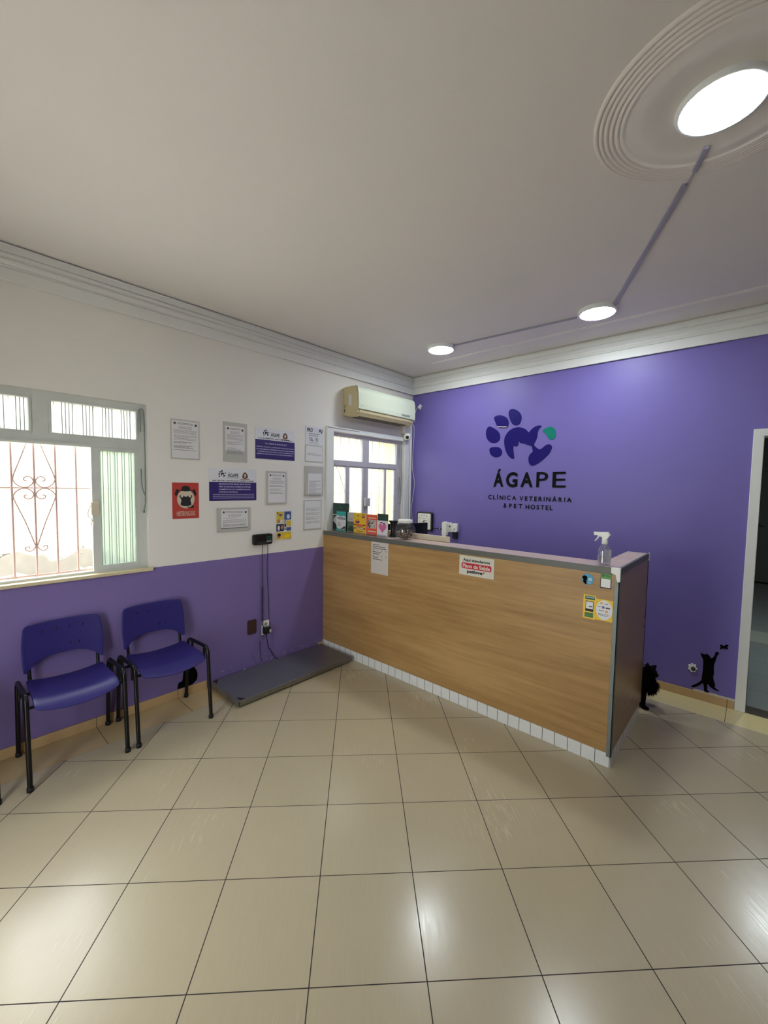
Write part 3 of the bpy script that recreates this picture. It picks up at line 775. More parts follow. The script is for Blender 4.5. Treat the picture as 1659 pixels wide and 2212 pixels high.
for i, ch in enumerate('\u00c1GAPE'):
    zb, zt = 1.700, 1.853
    if i == 0: zt = 1.893
    b.text(off(BW, 0.0), ch, xs_[i], xe[i], zb - (0.004 if ch == 'G' else 0), zt + (0.003 if ch == 'G' else 0), LT, 'logo_black', (.034, .030, .034, .008, .004)[i])
b.build('name_lettering', t)
def tracked(word, u0, u1, v0, cap):
    """one word in upright letters spread evenly from u0 to u1"""
    b = MB(); sz = cap / .73; ws = []
    for ch in word:
        vs, fs = glyphs(ch, .022); ws.append((max(q[0] for q in vs) - min(q[0] for q in vs)) * sz)
    gap = (u1 - u0 - sum(ws)) / (len(word) - 1); u = u0
    for ch, w_ in zip(word, ws):
        vs, fs = glyphs(ch, .022); h_ = (max(q[1] for q in vs) - min(q[1] for q in vs)) * sz
        b.text(BW, ch, u, u + w_, v0, v0 + h_, LT, 'logo_black', .022)
        u += w_ + gap
    b.build('tagline_lettering', t)
tracked('CL\u00cdNICA', 1.089, 1.411, 1.563, .046); tracked('VETERIN\u00c1RIA', 1.447, 1.968, 1.560, .046)
tracked('PET', 1.335, 1.478, 1.478, .046); tracked('HOSTEL', 1.515, 1.791, 1.476, .046)
MB().text(BW, '&', 1.272, 1.305, 1.478, 1.526, LT, 'logo_black', .022).build('tagline_lettering', t)

# decals by the door
CATD = [(3.012, 0.388), (3.024, 0.38), (3.038, 0.379), (3.049, 0.384), (3.053, 0.391), (3.059, 0.383), (3.069, 0.379), (3.075, 0.368), (3.074, 0.361), (3.086, 0.362), (3.097, 0.38), (3.104, 0.404), (3.102, 0.415), (3.114, 0.422), (3.125, 0.417), (3.126, 0.403), (3.118, 0.4), (3.113, 0.381), (3.109, 0.351), (3.101, 0.32), (3.1, 0.283), (3.103, 0.248), (3.1, 0.211), (3.105, 0.183), (3.116, 0.158), (3.112, 0.135), (3.126, 0.122), (3.143, 0.117), (3.138, 0.11), (3.113, 0.113), (3.087, 0.126), (3.069, 0.148), (3.067, 0.134), (3.068, 0.094), (3.081, 0.087), (3.084, 0.08), (3.064, 0.076), (3.05, 0.08), (3.046, 0.112), (3.041, 0.143), (3.03, 0.136), (3.011, 0.111), (2.986, 0.091), (2.966, 0.086), (2.963, 0.092), (2.985, 0.113), (3.01, 0.137), (3.029, 0.165), (3.03, 0.202), (3.033, 0.248), (3.033, 0.291), (3.032, 0.328), (3.025, 0.348), (3.016, 0.364)]
FLY = [(3.127, 0.484), (3.141, 0.486), (3.152, 0.478), (3.154, 0.482), (3.162, 0.492), (3.178, 0.497), (3.18, 0.489), (3.173, 0.478), (3.179, 0.464), (3.176, 0.456), (3.163, 0.461), (3.158, 0.459), (3.16, 0.445), (3.157, 0.444), (3.155, 0.459), (3.145, 0.458), (3.133, 0.446), (3.13, 0.452), (3.133, 0.466)]
tag(MB().prism(BW, CATD, 0, 0.002, 'decal_black').build('cat_decal'), 'black cat silhouette sticker reaching up, low on purple wall by door', 'wall sticker')
tag(MB().prism(BW, FLY, 0, 0.002, 'decal_black').build('butterfly_decal'), 'small black butterfly sticker above the raised paw of the cat silhouette', 'wall sticker')
flower = [(2.967 + (0.029 + 0.0045 * math.cos(7 * a)) * math.cos(a) * 0.95, 0.249 + (0.033 + 0.005 * math.cos(7 * a)) * math.sin(a)) for a in [2 * math.pi * i / 56 for i in range(56)]]
t = thing('scalloped_socket', 'small white scalloped round outlet with dark centre beside the cat sticker', 'outlet', (2.967, 0, 0.25))
MB().prism(BW, flower, 0, 0.012, 'white_plastic').build('plate', t, bevel=0.003)
MB().disc(off(BW, 0.012), 2.972, 0.243, 0.016, 0.018, 0, 0.002, 'print_dark').build('socket_hole', t)
# seated cat decal behind the chair
PUFF = [(-2.88, 0.072), (-2.88, 0.092), (-2.874, 0.118), (-2.845, 0.128), (-2.836, 0.19), (-2.826, 0.224), (-2.838, 0.262), (-2.842, 0.305), (-2.832, 0.335), (-2.822, 0.318), (-2.806, 0.318), (-2.795, 0.336), (-2.786, 0.30), (-2.788, 0.262),
        (-2.772, 0.232), (-2.752, 0.208), (-2.728, 0.15), (-2.734, 0.098), (-2.766, 0.074), (-2.813, 0.072)]
tag(MB().prism(LW, smooth(PUFF, 3), 0, 0.002, 'decal_black').build('cat_decal'), 'black seated cat sticker on wall behind the chair next to the scale', 'wall sticker')

# ------------------------------------------------------------------ notices on the left wall
def notice(name, label, cat, q, fill=None):
    return thing(name, label, cat, (0, (q[0] + q[1]) / 2, q[2]), None)
def paw_small(b, fr_, u, v, s, k):
    for du, dv, r1, r2 in ((-.40, .02, .10, .14), (-.28, .30, .11, .11), (-.02, .42, .10, .14), (-.36, -.28, .10, .08)):
        b.disc(fr_, u + du * s, v + dv * s, r1 * s, r2 * s, 0, 0.0008, k, 14)
    pts = [(u + (a - 1.40) * s * 1.25, v + (c - 2.16) * s * 1.45) for a, c in PAD]
    b.prism(fr_, pts, 0, 0.0008, k)
    b.disc(fr_, u + .46 * s, v + .16 * s, .08 * s, .10 * s, 0, 0.0008, 'logo_teal', 12)
def dog(b, fr_, u, v, s):
    b.disc(fr_, u, v, .30 * s, .42 * s, 0, .0006, 'dog_brown', 20)
    b.disc(fr_, u, v - .02 * s, .16 * s, .26 * s, 0, .001, 'poster_cream', 18)
    b.disc(fr_, u, v - .12 * s, .06 * s, .05 * s, 0, .0014, 'poster_black', 10)
    for e in (-1, 1):
        b.disc(fr_, u + e * .10 * s, v + .10 * s, .03 * s, .035 * s, 0, .0014, 'poster_black', 8)
        b.disc(fr_, u + e * .27 * s, v - .10 * s, .10 * s, .26 * s, 0, .0011, 'dog_brown', 14)
        b.disc(fr_, u + e * .34 * s, v - .42 * s, .16 * s, .07 * s, 0, .0012, 'poster_cream', 12)
    b.rect(fr_, u - .62 * s, u + .62 * s, v - .53 * s, v - .46 * s, 0, .0008, 'dog_brown')
def sleeved(label, q, lines, seed, head=True, inner=None, thick=0.004, holder='holder_grey'):
    y0, y1, z0, z1 = q
    t = notice('wall_notice', label, 'notice', q)
    MB().rect(LW, y0, y1, z0, z1, 0, thick, holder).build('backing', t, bevel=0.001)
    i = inner or (y0 + .008, y1 - .008, z0 + .010, z1 - .008)
    f = off(LW, thick)
    b = MB().rect(f, *i, 0, 0.0008, 'paper')
    g_ = off(f, 0.0008); w_ = i[1] - i[0]; h_ = i[3] - i[2]
    if head:
        b.disc(g_, i[0] + .022, i[3] - .022, .009, .009, 0, .0005, 'print_dark', 12)
        b.rect(g_, i[1] - .028, i[1] - .012, i[3] - .034, i[3] - .018, 0, .0005, 'print_dark')
        b.bars(g_, i[0] + .04, i[1] - .04, i[3] - .016, 2, .008, .003, .0005, 'print_dark', seed)
        b.bars(g_, i[0] + w_ * .25, i[1] - w_ * .25, i[3] - .042, 3, .008, .003, .0005, 'print_grey', seed + 1)
    v_ = i[3] - .07
    for n_, gap, dark in lines:
        b.bars(g_, i[0] + .014, i[1] - .014, v_, n_, .008, .003, .0005, 'print_dark' if dark else 'print_grey', seed + n_, False)
        v_ -= n_ * .008 + gap
    b.build('paper', t)
    return t
sleeved('A4 printed licence in a clear frame, topmost left of the wall notices', (-2.908, -2.692, 1.866, 2.166), [(4, .008, 0), (5, .01, 0), (2, .012, 1), (3, .008, 1), (1, .01, 1)], 3)
sleeved('tall grey holder with printed sheet high between licence and blue banner', (-2.498, -2.282, 1.869, 2.197), [(6, .01, 0), (4, .02, 0), (7, .02, 0)], 8, inner=(-2.478, -2.306, 1.962, 2.165))
sleeved('printed document in a white frame between the two lower notice columns', (-2.094, -1.888, 1.508, 1.805), [(4, .014, 0), (2, .012, 1), (3, .01, 0), (2, .012, 1)], 21, inner=(-2.080, -1.900, 1.52, 1.79), thick=.012)
sleeved('crumpled sheet in grey plastic holder below the emergency telephone notice', (-1.670, -1.450, 1.585, 1.873), [(9, .006, 0), (9, .006, 0)], 31, False, inner=(-1.64, -1.47, 1.60, 1.80), thick=.016)
sleeved('lowest sheet in the notice column beside the window', (-1.680, -1.462, 1.243, 1.536), [(4, .012, 0), (4, .012, 0), (4, .012, 0), (3, .01, 0)], 41, False, thick=.006)
sleeved('pale worn sheet directly under the emergency telephone notice', (-1.667, -1.446, 1.912, 2.076), [(3, .01, 0)], 51, False, thick=.004)
# landscape certificate
t = sleeved('landscape certificate in a grey frame below the lower blue banner', (-2.557, -2.260, 1.283, 1.482), [(1, .008, 0), (4, .006, 0), (3, .006, 1)], 61, inner=(-2.522, -2.282, 1.310, 1.468), thick=.010)
MB().rect(off(LW, .0108), -2.522, -2.282, 1.310, 1.3145, 0, .002, 'print_dark').build('dark_slip', t)
# emergency telephone notice
t = notice('telephone_notice', 'white notice with bold PROCON RJ and TEL. 151 beside the window', 'notice', (-1.665, -1.438, 2.082, 2.262))
b = MB().rect(LW, -1.665, -1.438, 2.082, 2.262, 0, .003, 'poster_white').build('sheet', t, bevel=.0008)
f = off(LW, .003); b = MB()
b.text(f, 'PRO', -1.648, -1.578, 2.205, 2.245, .0008, 'poster_ink', .03, shear=.15); b.text(f, 'CON', -1.572, -1.508, 2.209, 2.243, .0008, 'poster_pale', .02, shear=.15)
b.text(f, 'RJ', -1.500, -1.458, 2.200, 2.243, .0008, 'poster_ink', .03, shear=.15)
b.text(f, 'TEL. 151', -1.622, -1.508, 2.118, 2.150, .0008, 'poster_ink', .012)
b.text(f, 'PROCON RJ', -1.618, -1.512, 2.162, 2.178, .0008, 'poster_ink', .01)
b.bars(f, -1.625, -1.49, 2.193, 1, .01, .005, .0005, 'print_dark', 3); b.bars(f, -1.62, -1.50, 2.106, 2, .009, .003, .0005, 'print_grey', 4)
b.build('lettering', t)
# two blue banners
def banner(label, q, zs, rows, top_line, fine=0, w0=.03):
    y0, y1, z0, z1 = q
    t = notice('law_banner', label, 'sign', q)
    MB().rect(LW, y0, y1, z0, z1, 0, .003, 'poster_white').build('panel', t, bevel=.0008)
    f = off(LW, .003)
    MB().rect(f, y0, y1, z0, zs, 0, .0006, 'poster_purple').build('purple_field', t)
    b = MB(); W_ = y1 - y0
    paw_small(b, f, y0 + W_ * .26, z1 - .050, .062, 'poster_ink')
    b.text(f, '\u00c1GAPE', y0 + W_ * .375, y0 + W_ * .60, z1 - .072, z1 - .034, .0008, 'poster_ink', .02)
    b.bars(f, y0 + W_ * .36, y0 + W_ * .62, z1 - .078, 1, .01, .002, .0005, 'print_dark', 5)
    dog(b, f, y0 + W_ * .745, z1 - .056, .068)
    b.text(f, top_line, y0 + W_ * .07, y1 - W_ * .06, zs + .006, zs + .019, .0008, 'poster_ink', .03)
    b.build('heading', t)
    f2 = off(f, .0006); b = MB()
    for i, (s_, a, c) in enumerate(rows):
        b.text(f2, s_[0], y0 + a, y1 - c, s_[1], s_[1] + s_[2], .0006, 'poster_pale', .02)
    if fine:
        b.bars(f2, y0 + .03, y1 - .02, z0 + .055, 3, .015, .0045, .0004, 'poster_pale', 9)
    b.build('lettering', t)
banner('upper white and dark purple law banner headed with paw logo', (-2.204, -1.790, 1.912, 2.190), 2.082,
       [(('Lei n. 6.308 de 16 de Abril de 2012', 2.045, .012), .10, .09),
        (('DISP\u00d5E SOBRE A CRIA\u00c7\u00c3O DE PROGRAMA', 2.013, .012), .012, .01), (('DE ATENDIMENTO VETERIN\u00c1RIO GRATUITO AOS ANIMAIS', 1.992, .012), .012, .01),
        (('DOM\u00c9STICOS DA POPULA\u00c7\u00c3O CARENTE NO', 1.971, .012), .024, .01), (('\u00c2MBITO DO ESTADO DO RIO DE JANEIRO.', 1.950, .013), .012, .012)],
       'Lei 6.308/12, Rio de Janeiro.')
banner('lower white and dark purple banner about mistreating animals, right of the pug poster', (-2.618, -2.195, 1.543, 1.812), 1.698,
       [(('PRATICAR ATO DE ABUSO, MAUS TRATOS,', 1.673, .014), .082, .055), (('FERIR OU MUTILAR ANIMAIS SILVESTRES,', 1.652, .013), .082, .055),
        (('DOM\u00c9STICOS OU DOMESTICADOS,', 1.631, .013), .082, .055), (('NATIVOS OU EX\u00d3TICOS.', 1.610, .013), .082, .175)],
       'MALTRATAR E ABANDONAR ANIMAIS \u00c9 CRIME.', fine=1)
# pug poster
t = notice('pug_poster', 'red poster of a pug in a black hat, below the licence', 'poster', (-2.902, -2.703, 1.409, 1.687))
MB().rect(LW, -2.902, -2.703, 1.409, 1.687, 0, .004, 'red_poster').build('sheet', t, bevel=.0008)
f = off(LW, .004); cu, cv = -2.802, 1.565; b = MB()
b.disc(f, cu, cv - .005, .066, .072, 0, .0006, 'poster_cream', 36)
for e in (-1, 1): b.prism(f, [(cu + e * .046, cv + .066), (cu + e * .070, cv + .072), (cu + e * .084, cv + .030), (cu + e * .070, cv + .018)][::e], 0, .0009, 'poster_black')
b.prism(f, smooth([(cu - .052, cv + .062), (cu - .034, cv + .068), (cu - .026, cv + .090), (cu, cv + .098), (cu + .026, cv + .090), (cu + .034, cv + .068), (cu + .052, cv + .062), (cu, cv + .054)], 3), 0, .0012, 'poster_black')
b.prism(f, smooth([(cu - .050, cv + .020), (cu - .028, cv + .026), (cu, cv + .012), (cu + .028, cv + .026), (cu + .050, cv + .020), (cu + .034, cv - .012), (cu + .040, cv - .050), (cu, cv - .060), (cu - .040, cv - .050), (cu - .034, cv - .012)], 3), 0, .0010, 'poster_black')
for e in (-1, 1): b.disc(f, cu + e * .030, cv + .018, .010, .010, 0, .0014, 'poster_cream', 14)
b.tube([f[0] + Y * (cu + .01) + Z * (cv - .066) + X * .001, f[0] + Y * (cu + .045) + Z * (cv - .072) + X * .001], .004, 'poster_black', 6)
b.disc(f, cu + .050, cv - .064, .010, .011, 0, .0014, 'poster_black', 12)
b.text(f, 'HIPSTER PUG-DOG', cu - .070, cu + .070, 1.429, 1.466, .0008, 'poster_cream', .012)
b.build('pug_print', t)
# yellow flyer
t = notice('picture_flyer', 'yellow and blue picture flyer with white border above the purple band', 'flyer', (-2.000, -1.812, 1.163, 1.443))
MB().rect(LW, -2.000, -1.812, 1.163, 1.443, 0, .003, 'poster_white').build('sheet', t, bevel=.0008)
f = off(LW, .003); b = MB()
for q, k in (((-1.990, -1.908, 1.325, 1.433), 'flyer_yellow'), ((-1.904, -1.828, 1.355, 1.433), 'flyer_blue'), ((-1.990, -1.908, 1.250, 1.318), 'flyer_navy'), ((-1.880, -1.828, 1.290, 1.348), 'flyer_yellow'),
             ((-1.902, -1.884, 1.262, 1.348), 'flyer_navy'), ((-1.880, -1.828, 1.250, 1.284), 'flyer_blue'), ((-1.990, -1.828, 1.172, 1.242), 'flyer_yellow')): b.rect(f, *q, 0, .0006, k)
for cu, cv, ru, rv, k in ((-1.965, 1.345, .016, .018, 'flyer_skin'), (-1.935, 1.342, .013, .020, 'paper'), (-1.945, 1.402, .020, .010, 'flyer_blue'), (-1.860, 1.385, .018, .022, 'poster_pale'), (-1.965, 1.280, .012, .024, 'paper'), (-1.930, 1.286, .014, .020, 'flyer_skin'),
                          (-1.960, 1.215, .018, .016, 'flyer_navy'), (-1.965, 1.195, .020, .012, 'flyer_skin'), (-1.893, 1.33, .006, .012, 'poster_white'), (-1.893, 1.28, .006, .01, 'poster_white'), (-1.975, 1.42, .008, .008, 'red_card'), (-1.87, 1.205, .034, .018, 'sticker_yellow')):
    b.disc(f, cu, cv, ru, rv, 0, .001, k, 16)
b.build('pictures', t)

# ------------------------------------------------------------------ animal scale: display, cable, platform
t = thing('scale_display', 'small black digital display of the floor scale on the left wall', 'scale display', (0, -2.14, 1.145))
MB().prism(LW, rrect(-2.236, -2.050, 1.146, 1.240, .016), 0, .032, 'black_plastic').build('casing', t, bevel=.004)
MB().rect(off(LW, .032), -2.202, -2.122, 1.176, 1.218, 0, .001, 'screen_glass').build('screen', t)
b = MB()
for i in range(3): b.prism(off(LW, .032), rrect(-2.112, -2.062, 1.205 - i * .019, 1.217 - i * .019, .003), 0, .002, 'sticker_darkgreen' if i < 2 else 'print_grey')
for i in range(3): b.prism(off(LW, .032), rrect(-2.205 + i * .03, -2.182 + i * .03, 1.156, 1.166, .003), 0, .002, 'print_dark')
b.build('keypad', t)
t = thing('wall_socket', 'white socket low on purple wall with black adaptor plugged in', 'socket', (0, -2.11, 0.31))
MB().rect(LW, -2.146, -2.070, .312, .440, 0, .010, 'white_plastic').build('plate', t, bevel=.003)
MB().disc(off(LW, .010), -2.106, .408, .016, .016, 0, .001, 'print_grey').build('outlet', t)
b = MB().rect(off(LW, .010), -2.140, -2.078, .328, .386, 0, .040, 'black_plastic'); b.rect(off(LW, .050), -2.092, -2.076, .335, .365, 0, .002, 'paper'); b.build('power_adaptor', t, bevel=.005)
b = MB(); hel = []
b.tube([(0.02, -2.145, 1.150), (0.012, -2.144, 1.0), (0.012, -2.143, 0.76)], .0028, 'black_rubber', 6)
for i in range(34 * 10):
    a = i / 10 * 2 * math.pi; hel.append((0.016 + .007 * math.cos(a), -2.142 + .007 * math.sin(a), 0.76 - i / 340 * 0.35))
b.tube(hel, .0026, 'black_rubber', 5)
b.tube(smooth([(0.016, -2.142, .41), (0.055, -2.135, .36), (0.06, -2.128, .30), (0.045, -2.105, .22), (0.02, -2.085, .185), (0.015, -2.06, .15), (0.02, -2.02, .075), (0.04, -1.99, .052)], 6, False), .004, 'black_rubber', 6)
tag(b.build('coiled_cable'), 'black coiled cable from the display down to the scale platform', 'cable')
b = MB().tube(smooth([(0.02, -2.095, 1.150), (0.012, -2.086, 1.13), (0.006, -2.089, .95), (0.006, -2.089, .87), (0.006, -2.079, .68), (0.006, -2.070, .45), (0.02, -2.070, .37), (0.055, -2.085, .35)], 5, False), .0022, 'black_rubber', 6)
tag(b.build('power_cord'), 'thin black cord from the display to the wall socket', 'cord')
tag(MB().tube(smooth([(0.003, -2.164, .26), (0.003, -2.160, .18), (0.003, -2.150, .10), (0.01, -2.146, .07)], 4, False), .0018, 'black_rubber', 5).build('loose_wire'), 'short dark wire hanging behind the scale left of the socket cable', 'wire')
tag(MB().prism(LW, rrect(-2.284, -2.199, .350, .476, .012), 0, .008, 'brown_plate').build('blank_plate', bevel=.002), 'dark brown blank cover plate on purple wall left of the socket', 'cover plate')
t = thing('floor_scale', 'long low stainless steel weighing platform on the floor by the counter', 'weighing scale', (0.27, -2.05, 0))
SX0, SX1, SY0, SY1 = 0.028, 0.492, -2.632, -1.478
b = MB().box((SX0, SY0, .048), (SX1, SY1, .055), 'scale_steel'); b.build('platform', t, bevel=.002)
b = MB()
b.box((SX0, SY0, .016), (SX0 + .004, SY1, .048), 'scale_side').box((SX1 - .004, SY0, .016), (SX1, SY1, .048), 'scale_side').box((SX0, SY0, .016), (SX1, SY0 + .004, .048), 'scale_side').box((SX0, SY1 - .004, .016), (SX1, SY1, .048), 'scale_side')
b.build('skirt', t)
for (a, c) in ((SX0 + .05, SY0 + .07), (SX1 - .05, SY0 + .07), (SX0 + .05, SY1 - .07), (SX1 - .05, SY1 - .07)):
    MB().lathe([(0, 0), (.02, 0), (.02, .048), (0, .048)], (a, c, 0), 'black_rubber', 16).build('foot', t)
for cy, cx, e in ((SY0, SX1, -1), (SY0, SX0, 1)):
    MB().prism((Vector((0, 0, .055)), X, Y, Z), [(cx + e * .012, cy + .016), (cx + e * .075, cy + .016), (cx + e * .012, cy + .060)][::e], 0, .0012, 'scale_rust').build('corner_patch', t)

# ------------------------------------------------------------------ chairs
def make_chair(label):
    t = thing('waiting_chair', label, 'chair', (0, 0, 0), 'purple waiting chairs along the left wall')
    # seat shell
    def P(u, v):
        xx = 0.085 + v * (0.374 - 0.012 * u ** 4)
        yy = u * (0.196 + 0.008 * v)
        e = max(abs(u) ** 10, abs(2 * v - 1) ** 10)
        zz = 0.458 + 0.014 * u * u + 0.022 * max(0, 0.25 - v) ** 1.0 - (0.10 * max(0, v - 0.72) ** 2) * 6 * (0.7 + 0.3 * (1 - u * u)) - 0.008 * (1 - u * u)
        return (xx, yy, zz)
    nu, nv = 20, 18
    def shell(P, nu, nv, keep=lambda u, v: True):
        vs = []; fs = []
        for j in range(nv + 1):
            for i in range(nu + 1):
                vs.append(P(2 * i / nu - 1, j / nv))
        for j in range(nv):
            for i in range(nu):
                a = j * (nu + 1) + i; fs.append((a, a + 1, a + nu + 2, a + nu + 1))
        return vs, fs
    # rounded corners by pulling the grid corners in
    def rc(P, cr=0.10):
        def Q(u, v):
            w_ = 2 * v - 1
            d_ = max(0, abs(u) + abs(w_) - (2 - cr * 2))
            k_ = 1 - d_ * 0.5
            return P(u * k_, (w_ * k_ + 1) / 2)
        return Q
    vs, fs = shell(rc(P, 0.03), nu, nv)
    b = MB().add(vs, fs, 'purple_plastic', True); b.build('seat', t, solid=0.010, bevel=0.002)
    def B(u, v):
        # v 0 bottom .. 1 top
        zt = 0.802 - 0.006 * abs(u) ** 3
        zb = 0.594 - 0.088 * abs(u) ** 3.2
        zz = zb + (zt - zb) * v
        ww = 0.203 + 0.006 * math.sin(v * math.pi) - 0.016 * max(0, v - .6)
        xx = 0.078 - 0.045 * ((zz - .5) / .3) + 0.028 * u * u - 0.012
        return (xx, u * ww, zz)
    vs, fs = shell(rc(B, 0.035), 26, 16)
    b = MB().add(vs, fs, 'purple_plastic', True)
    bk = b.build('backrest', t, solid=0.010, bevel=0.002)
    for zc, ys_ in ((0.744, (-.105, -.035, .035, .105)), (0.640, (.035, .080))):
        for yy in ys_:
            u_ = yy / .203
            xx = 0.078 - 0.045 * ((zc - .5) / .3) + 0.028 * u_ * u_ - 0.012
            MB().box((xx + .0035, yy - .0035, zc - .011), (xx + .0058, yy + .0035, zc + .011), 'slot_dark').build('vent_slot', bk)
    r = 0.0125
    for s_ in (-1, 1):
        yy = s_ * 0.234
        MB().tube([(0.456, yy, 0.006), (0.418, yy, 0.440)], r, 'black_metal', 12).lathe([(0, 0), (.016, 0), (.0165, .022), (.0135, .026)], (0.456, yy, 0), 'black_rubber', 14).build('leg', t)
        MB().tube([(0.030, yy, 0.006), (0.075, yy, 0.430)], r, 'black_metal', 12).lathe([(0, 0), (.016, 0), (.0165, .022), (.0135, .026)], (0.030, yy, 0), 'black_rubber', 14).build('leg', t)
        MB().tube(smooth([(0.418, yy, 0.440), (0.414, yy, 0.470), (0.398, yy, 0.494), (0.365, yy, 0.503), (0.15, yy, 0.492), (0.105, yy, 0.484), (0.082, yy, 0.462), (0.075, yy, 0.430)], 5, False), r, 'black_metal', 12).build('side_rail', t)
        MB().tube(smooth([(0.20, s_ * .17, 0.436), (0.11, s_ * .172, 0.436), (0.080, s_ * .174, 0.470), (0.068, s_ * .176, 0.52), (0.040, s_ * .176, 0.70)], 5, False), 0.010, 'black_metal', 10).build('back_support', t)
    b = MB()
    for xx in (0.155, 0.355):
        b.tube([(xx, -0.234, 0.420), (xx, 0.234, 0.420)], 0.010, 'black_metal', 10)
        for s_ in (-1, 1): b.tube([(xx, s_ * .234, 0.405), (xx, s_ * .234, 0.495)], 0.009, 'black_metal', 8)
    for s_ in (-1, 1): b.tube([(0.13, s_ * .165, 0.437), (0.40, s_ * .165, 0.437)], 0.010, 'black_metal', 10)
    b.build('seat_frame', t)
    return t
def copy_tree(o, parent=None):
    c = o.copy(); COL.objects.link(c)
    if parent is not None: c.parent = parent
    for ch in list(o.children): copy_tree(ch, c)
    return c
c0 = make_chair('purple plastic chair with black legs, under the end of the window')
spots = [(-3.593, 'purple plastic chair with black legs, under the end of the window'),
         (-3.063, 'purple plastic chair with black legs, nearer the floor scale'),
         (-4.190, 'purple chair of which only one black leg shows at the photo edge')]
chairs = [c0, copy_tree(c0), copy_tree(c0)]
for o, (yy, lb) in zip(chairs, spots): o.location = (0.0, yy, 0); o['label'] = lb

# ------------------------------------------------------------------ reception counter
t = thing('reception_counter', 'wood laminate reception counter with white tile plinth and grey edging', 'reception counter', (1.36, -1.0, 0))
CX, CY0, CY1, CT = 2.712, -1.428, -0.566, 1.182
MB().box((0.001, CY0, 0.088), (2.690, CY0 + .02, CT), 'beech_front').build('front_panel', t)
MB().box((CX - .02, CY0 + .02, 0.088), (CX, CY1, CT), 'beech_side').build('side_panel', t)
b = MB().box((0.001, CY0, 0), (CX, CY0 + .09, 0.086), 'white_tile').box((CX - .09, CY0 + .09, 0), (CX, CY1 - .06, 0.086), 'white_tile'); b.build('tiled_plinth', t)
MB().box((0.001, CY0 + .012, CT), (CX - .012, -1.197, CT + .036), 'pinkish_laminate').box((2.573, -1.197, CT), (CX - .012, CY1, CT + .036), 'pinkish_laminate').build('countertop', t)
MB().box((0.001, CY0 - .003, CT - .002), (CX + .003, CY0 + .012, CT + .038), 'grey_edge_band').box((CX - .012, CY0 + .012, CT - .002), (CX + .003, CY1, CT + .038), 'grey_edge_band').build('edge_band', t, bevel=.002)
b = MB().box((2.688, CY0 - .003, 0.066), (CX + .003, CY0 + .004, CT - .002), 'aluminium_corner').box((CX - .004, CY0 - .003, 0.066), (CX + .003, CY0 + .028, CT - .002), 'aluminium_corner'); b.build('corner_strip', t, bevel=.0015)
o = MB().box((CX - .003, CY1 - .006, .088), (CX + .002, CY1 + .002, CT), 'black_plastic').build('rear_edge_strip', t)
b = MB()
b.prism(off(CF, .003), [(2.668, 1.222), (2.668, 1.192), (2.682, 1.184), (2.694, 1.182), (2.698, 1.160), (2.704, 1.142), (2.717, 1.142), (2.717, 1.222)][::-1], 0, .004, 'white_plastic')
b.box((CX + .003, CY0 - .006, 1.142), (CX + .006, CY0 + .006, 1.222), 'white_plastic').box((2.668, CY0 - .006, 1.220), (CX + .006, CY0 + .010, 1.223), 'white_plastic')
b.build('corner_guard', t)
MB().box((CX - .004, CY1 - .010, 1.165), (CX + .007, CY1 + .004, 1.223), 'white_plastic').build('corner_guard', t, bevel=.002)
MB().box((0.001, CY0 + .02, .76), (CX - .02, -0.93, .785), 'desk_laminate').box((.05, CY0 + .02, 0), (.07, -.95, .76), 'desk_laminate').box((1.3, CY0 + .02, 0), (1.32, -.95, .76), 'desk_laminate').build('work_shelf', t)
# low board along the inner edge
tag(MB().box((0.62, -1.215, 1.2185), (1.385, -1.197, 1.268), 'beige_board').build('edge_board', bevel=.004), 'low beige board standing along the inner edge of the countertop', 'board')

# ------------------------------------------------------------------ stickers and notes on the counter
t = thing('paper_note', 'white printed note taped to the counter front below the brochures', 'note', (.79, CY0, .89))
MB().rect(CF, .686, .895, .891, 1.180, 0, .0012, 'paper_warm').build('sheet', t)
f = off(CF, .0012); b = MB()
for i, (a, c) in enumerate(((0, .45), (0, .9), (0, .95), (0, .98), (0, .6), (0, .5), (0, .95), (0, .35), (0, .68))):
    if i in (3, 6):
        for k_ in range(4): b.rect(f, .708 + k_ * .052, .722 + k_ * .050, 1.150 - i * .0165, 1.156 - i * .0165, 0, .0005, 'print_dark')
    else: b.bars(f, .706, .706 + .172 * c, 1.158 - i * .0165, 1, .01, .006, .0005, 'print_dark', 70 + i)
b.build('lettering', t)
t = thing('health_plan_sign', 'white sign reading Aqui atendemos Plano de Sa\u00fade on the counter front', 'sign', (1.77, CY0, 1.02))
MB().rect(CF, 1.624, 1.914, 1.024, 1.171, 0, .003, 'sign_white').build('panel', t, bevel=.0008)
f = off(CF, .003)
MB().prism(f, rrect(1.645, 1.893, 1.074, 1.118, .012), 0, .0008, 'sign_red').build('red_band', t)
b = MB().text(f, 'Aqui atendemos', 1.657, 1.880, 1.124, 1.151, .0009, 'sign_black', .03)
b.text(off(f, .0008), 'Plano de Sa\u00fade', 1.656, 1.882, 1.081, 1.111, .0006, 'sign_white', .03)
b.text(f, 'petlove', 1.693, 1.823, 1.036, 1.069, .0009, 'sign_black', .045)
b.disc(f, 1.830, 1.062, .0035, .0035, 0, .0009, 'sign_red', 10).disc(f, 1.836, 1.062, .0035, .0035, 0, .0009, 'sign_red', 10).prism(f, [(1.8268, 1.061), (1.833, 1.052), (1.8392, 1.061)], 0, .0009, 'sign_red')
b.build('lettering', t)
t = thing('round_sticker', 'round blue sticker with a black dog on the counter front', 'sticker', (2.54, CY0, 1.1))
MB().disc(CF, 2.540, 1.132, .035, .035, 0, .0012, 'sticker_blue', 40).build('disc', t)
f = off(CF, .0012); b = MB()
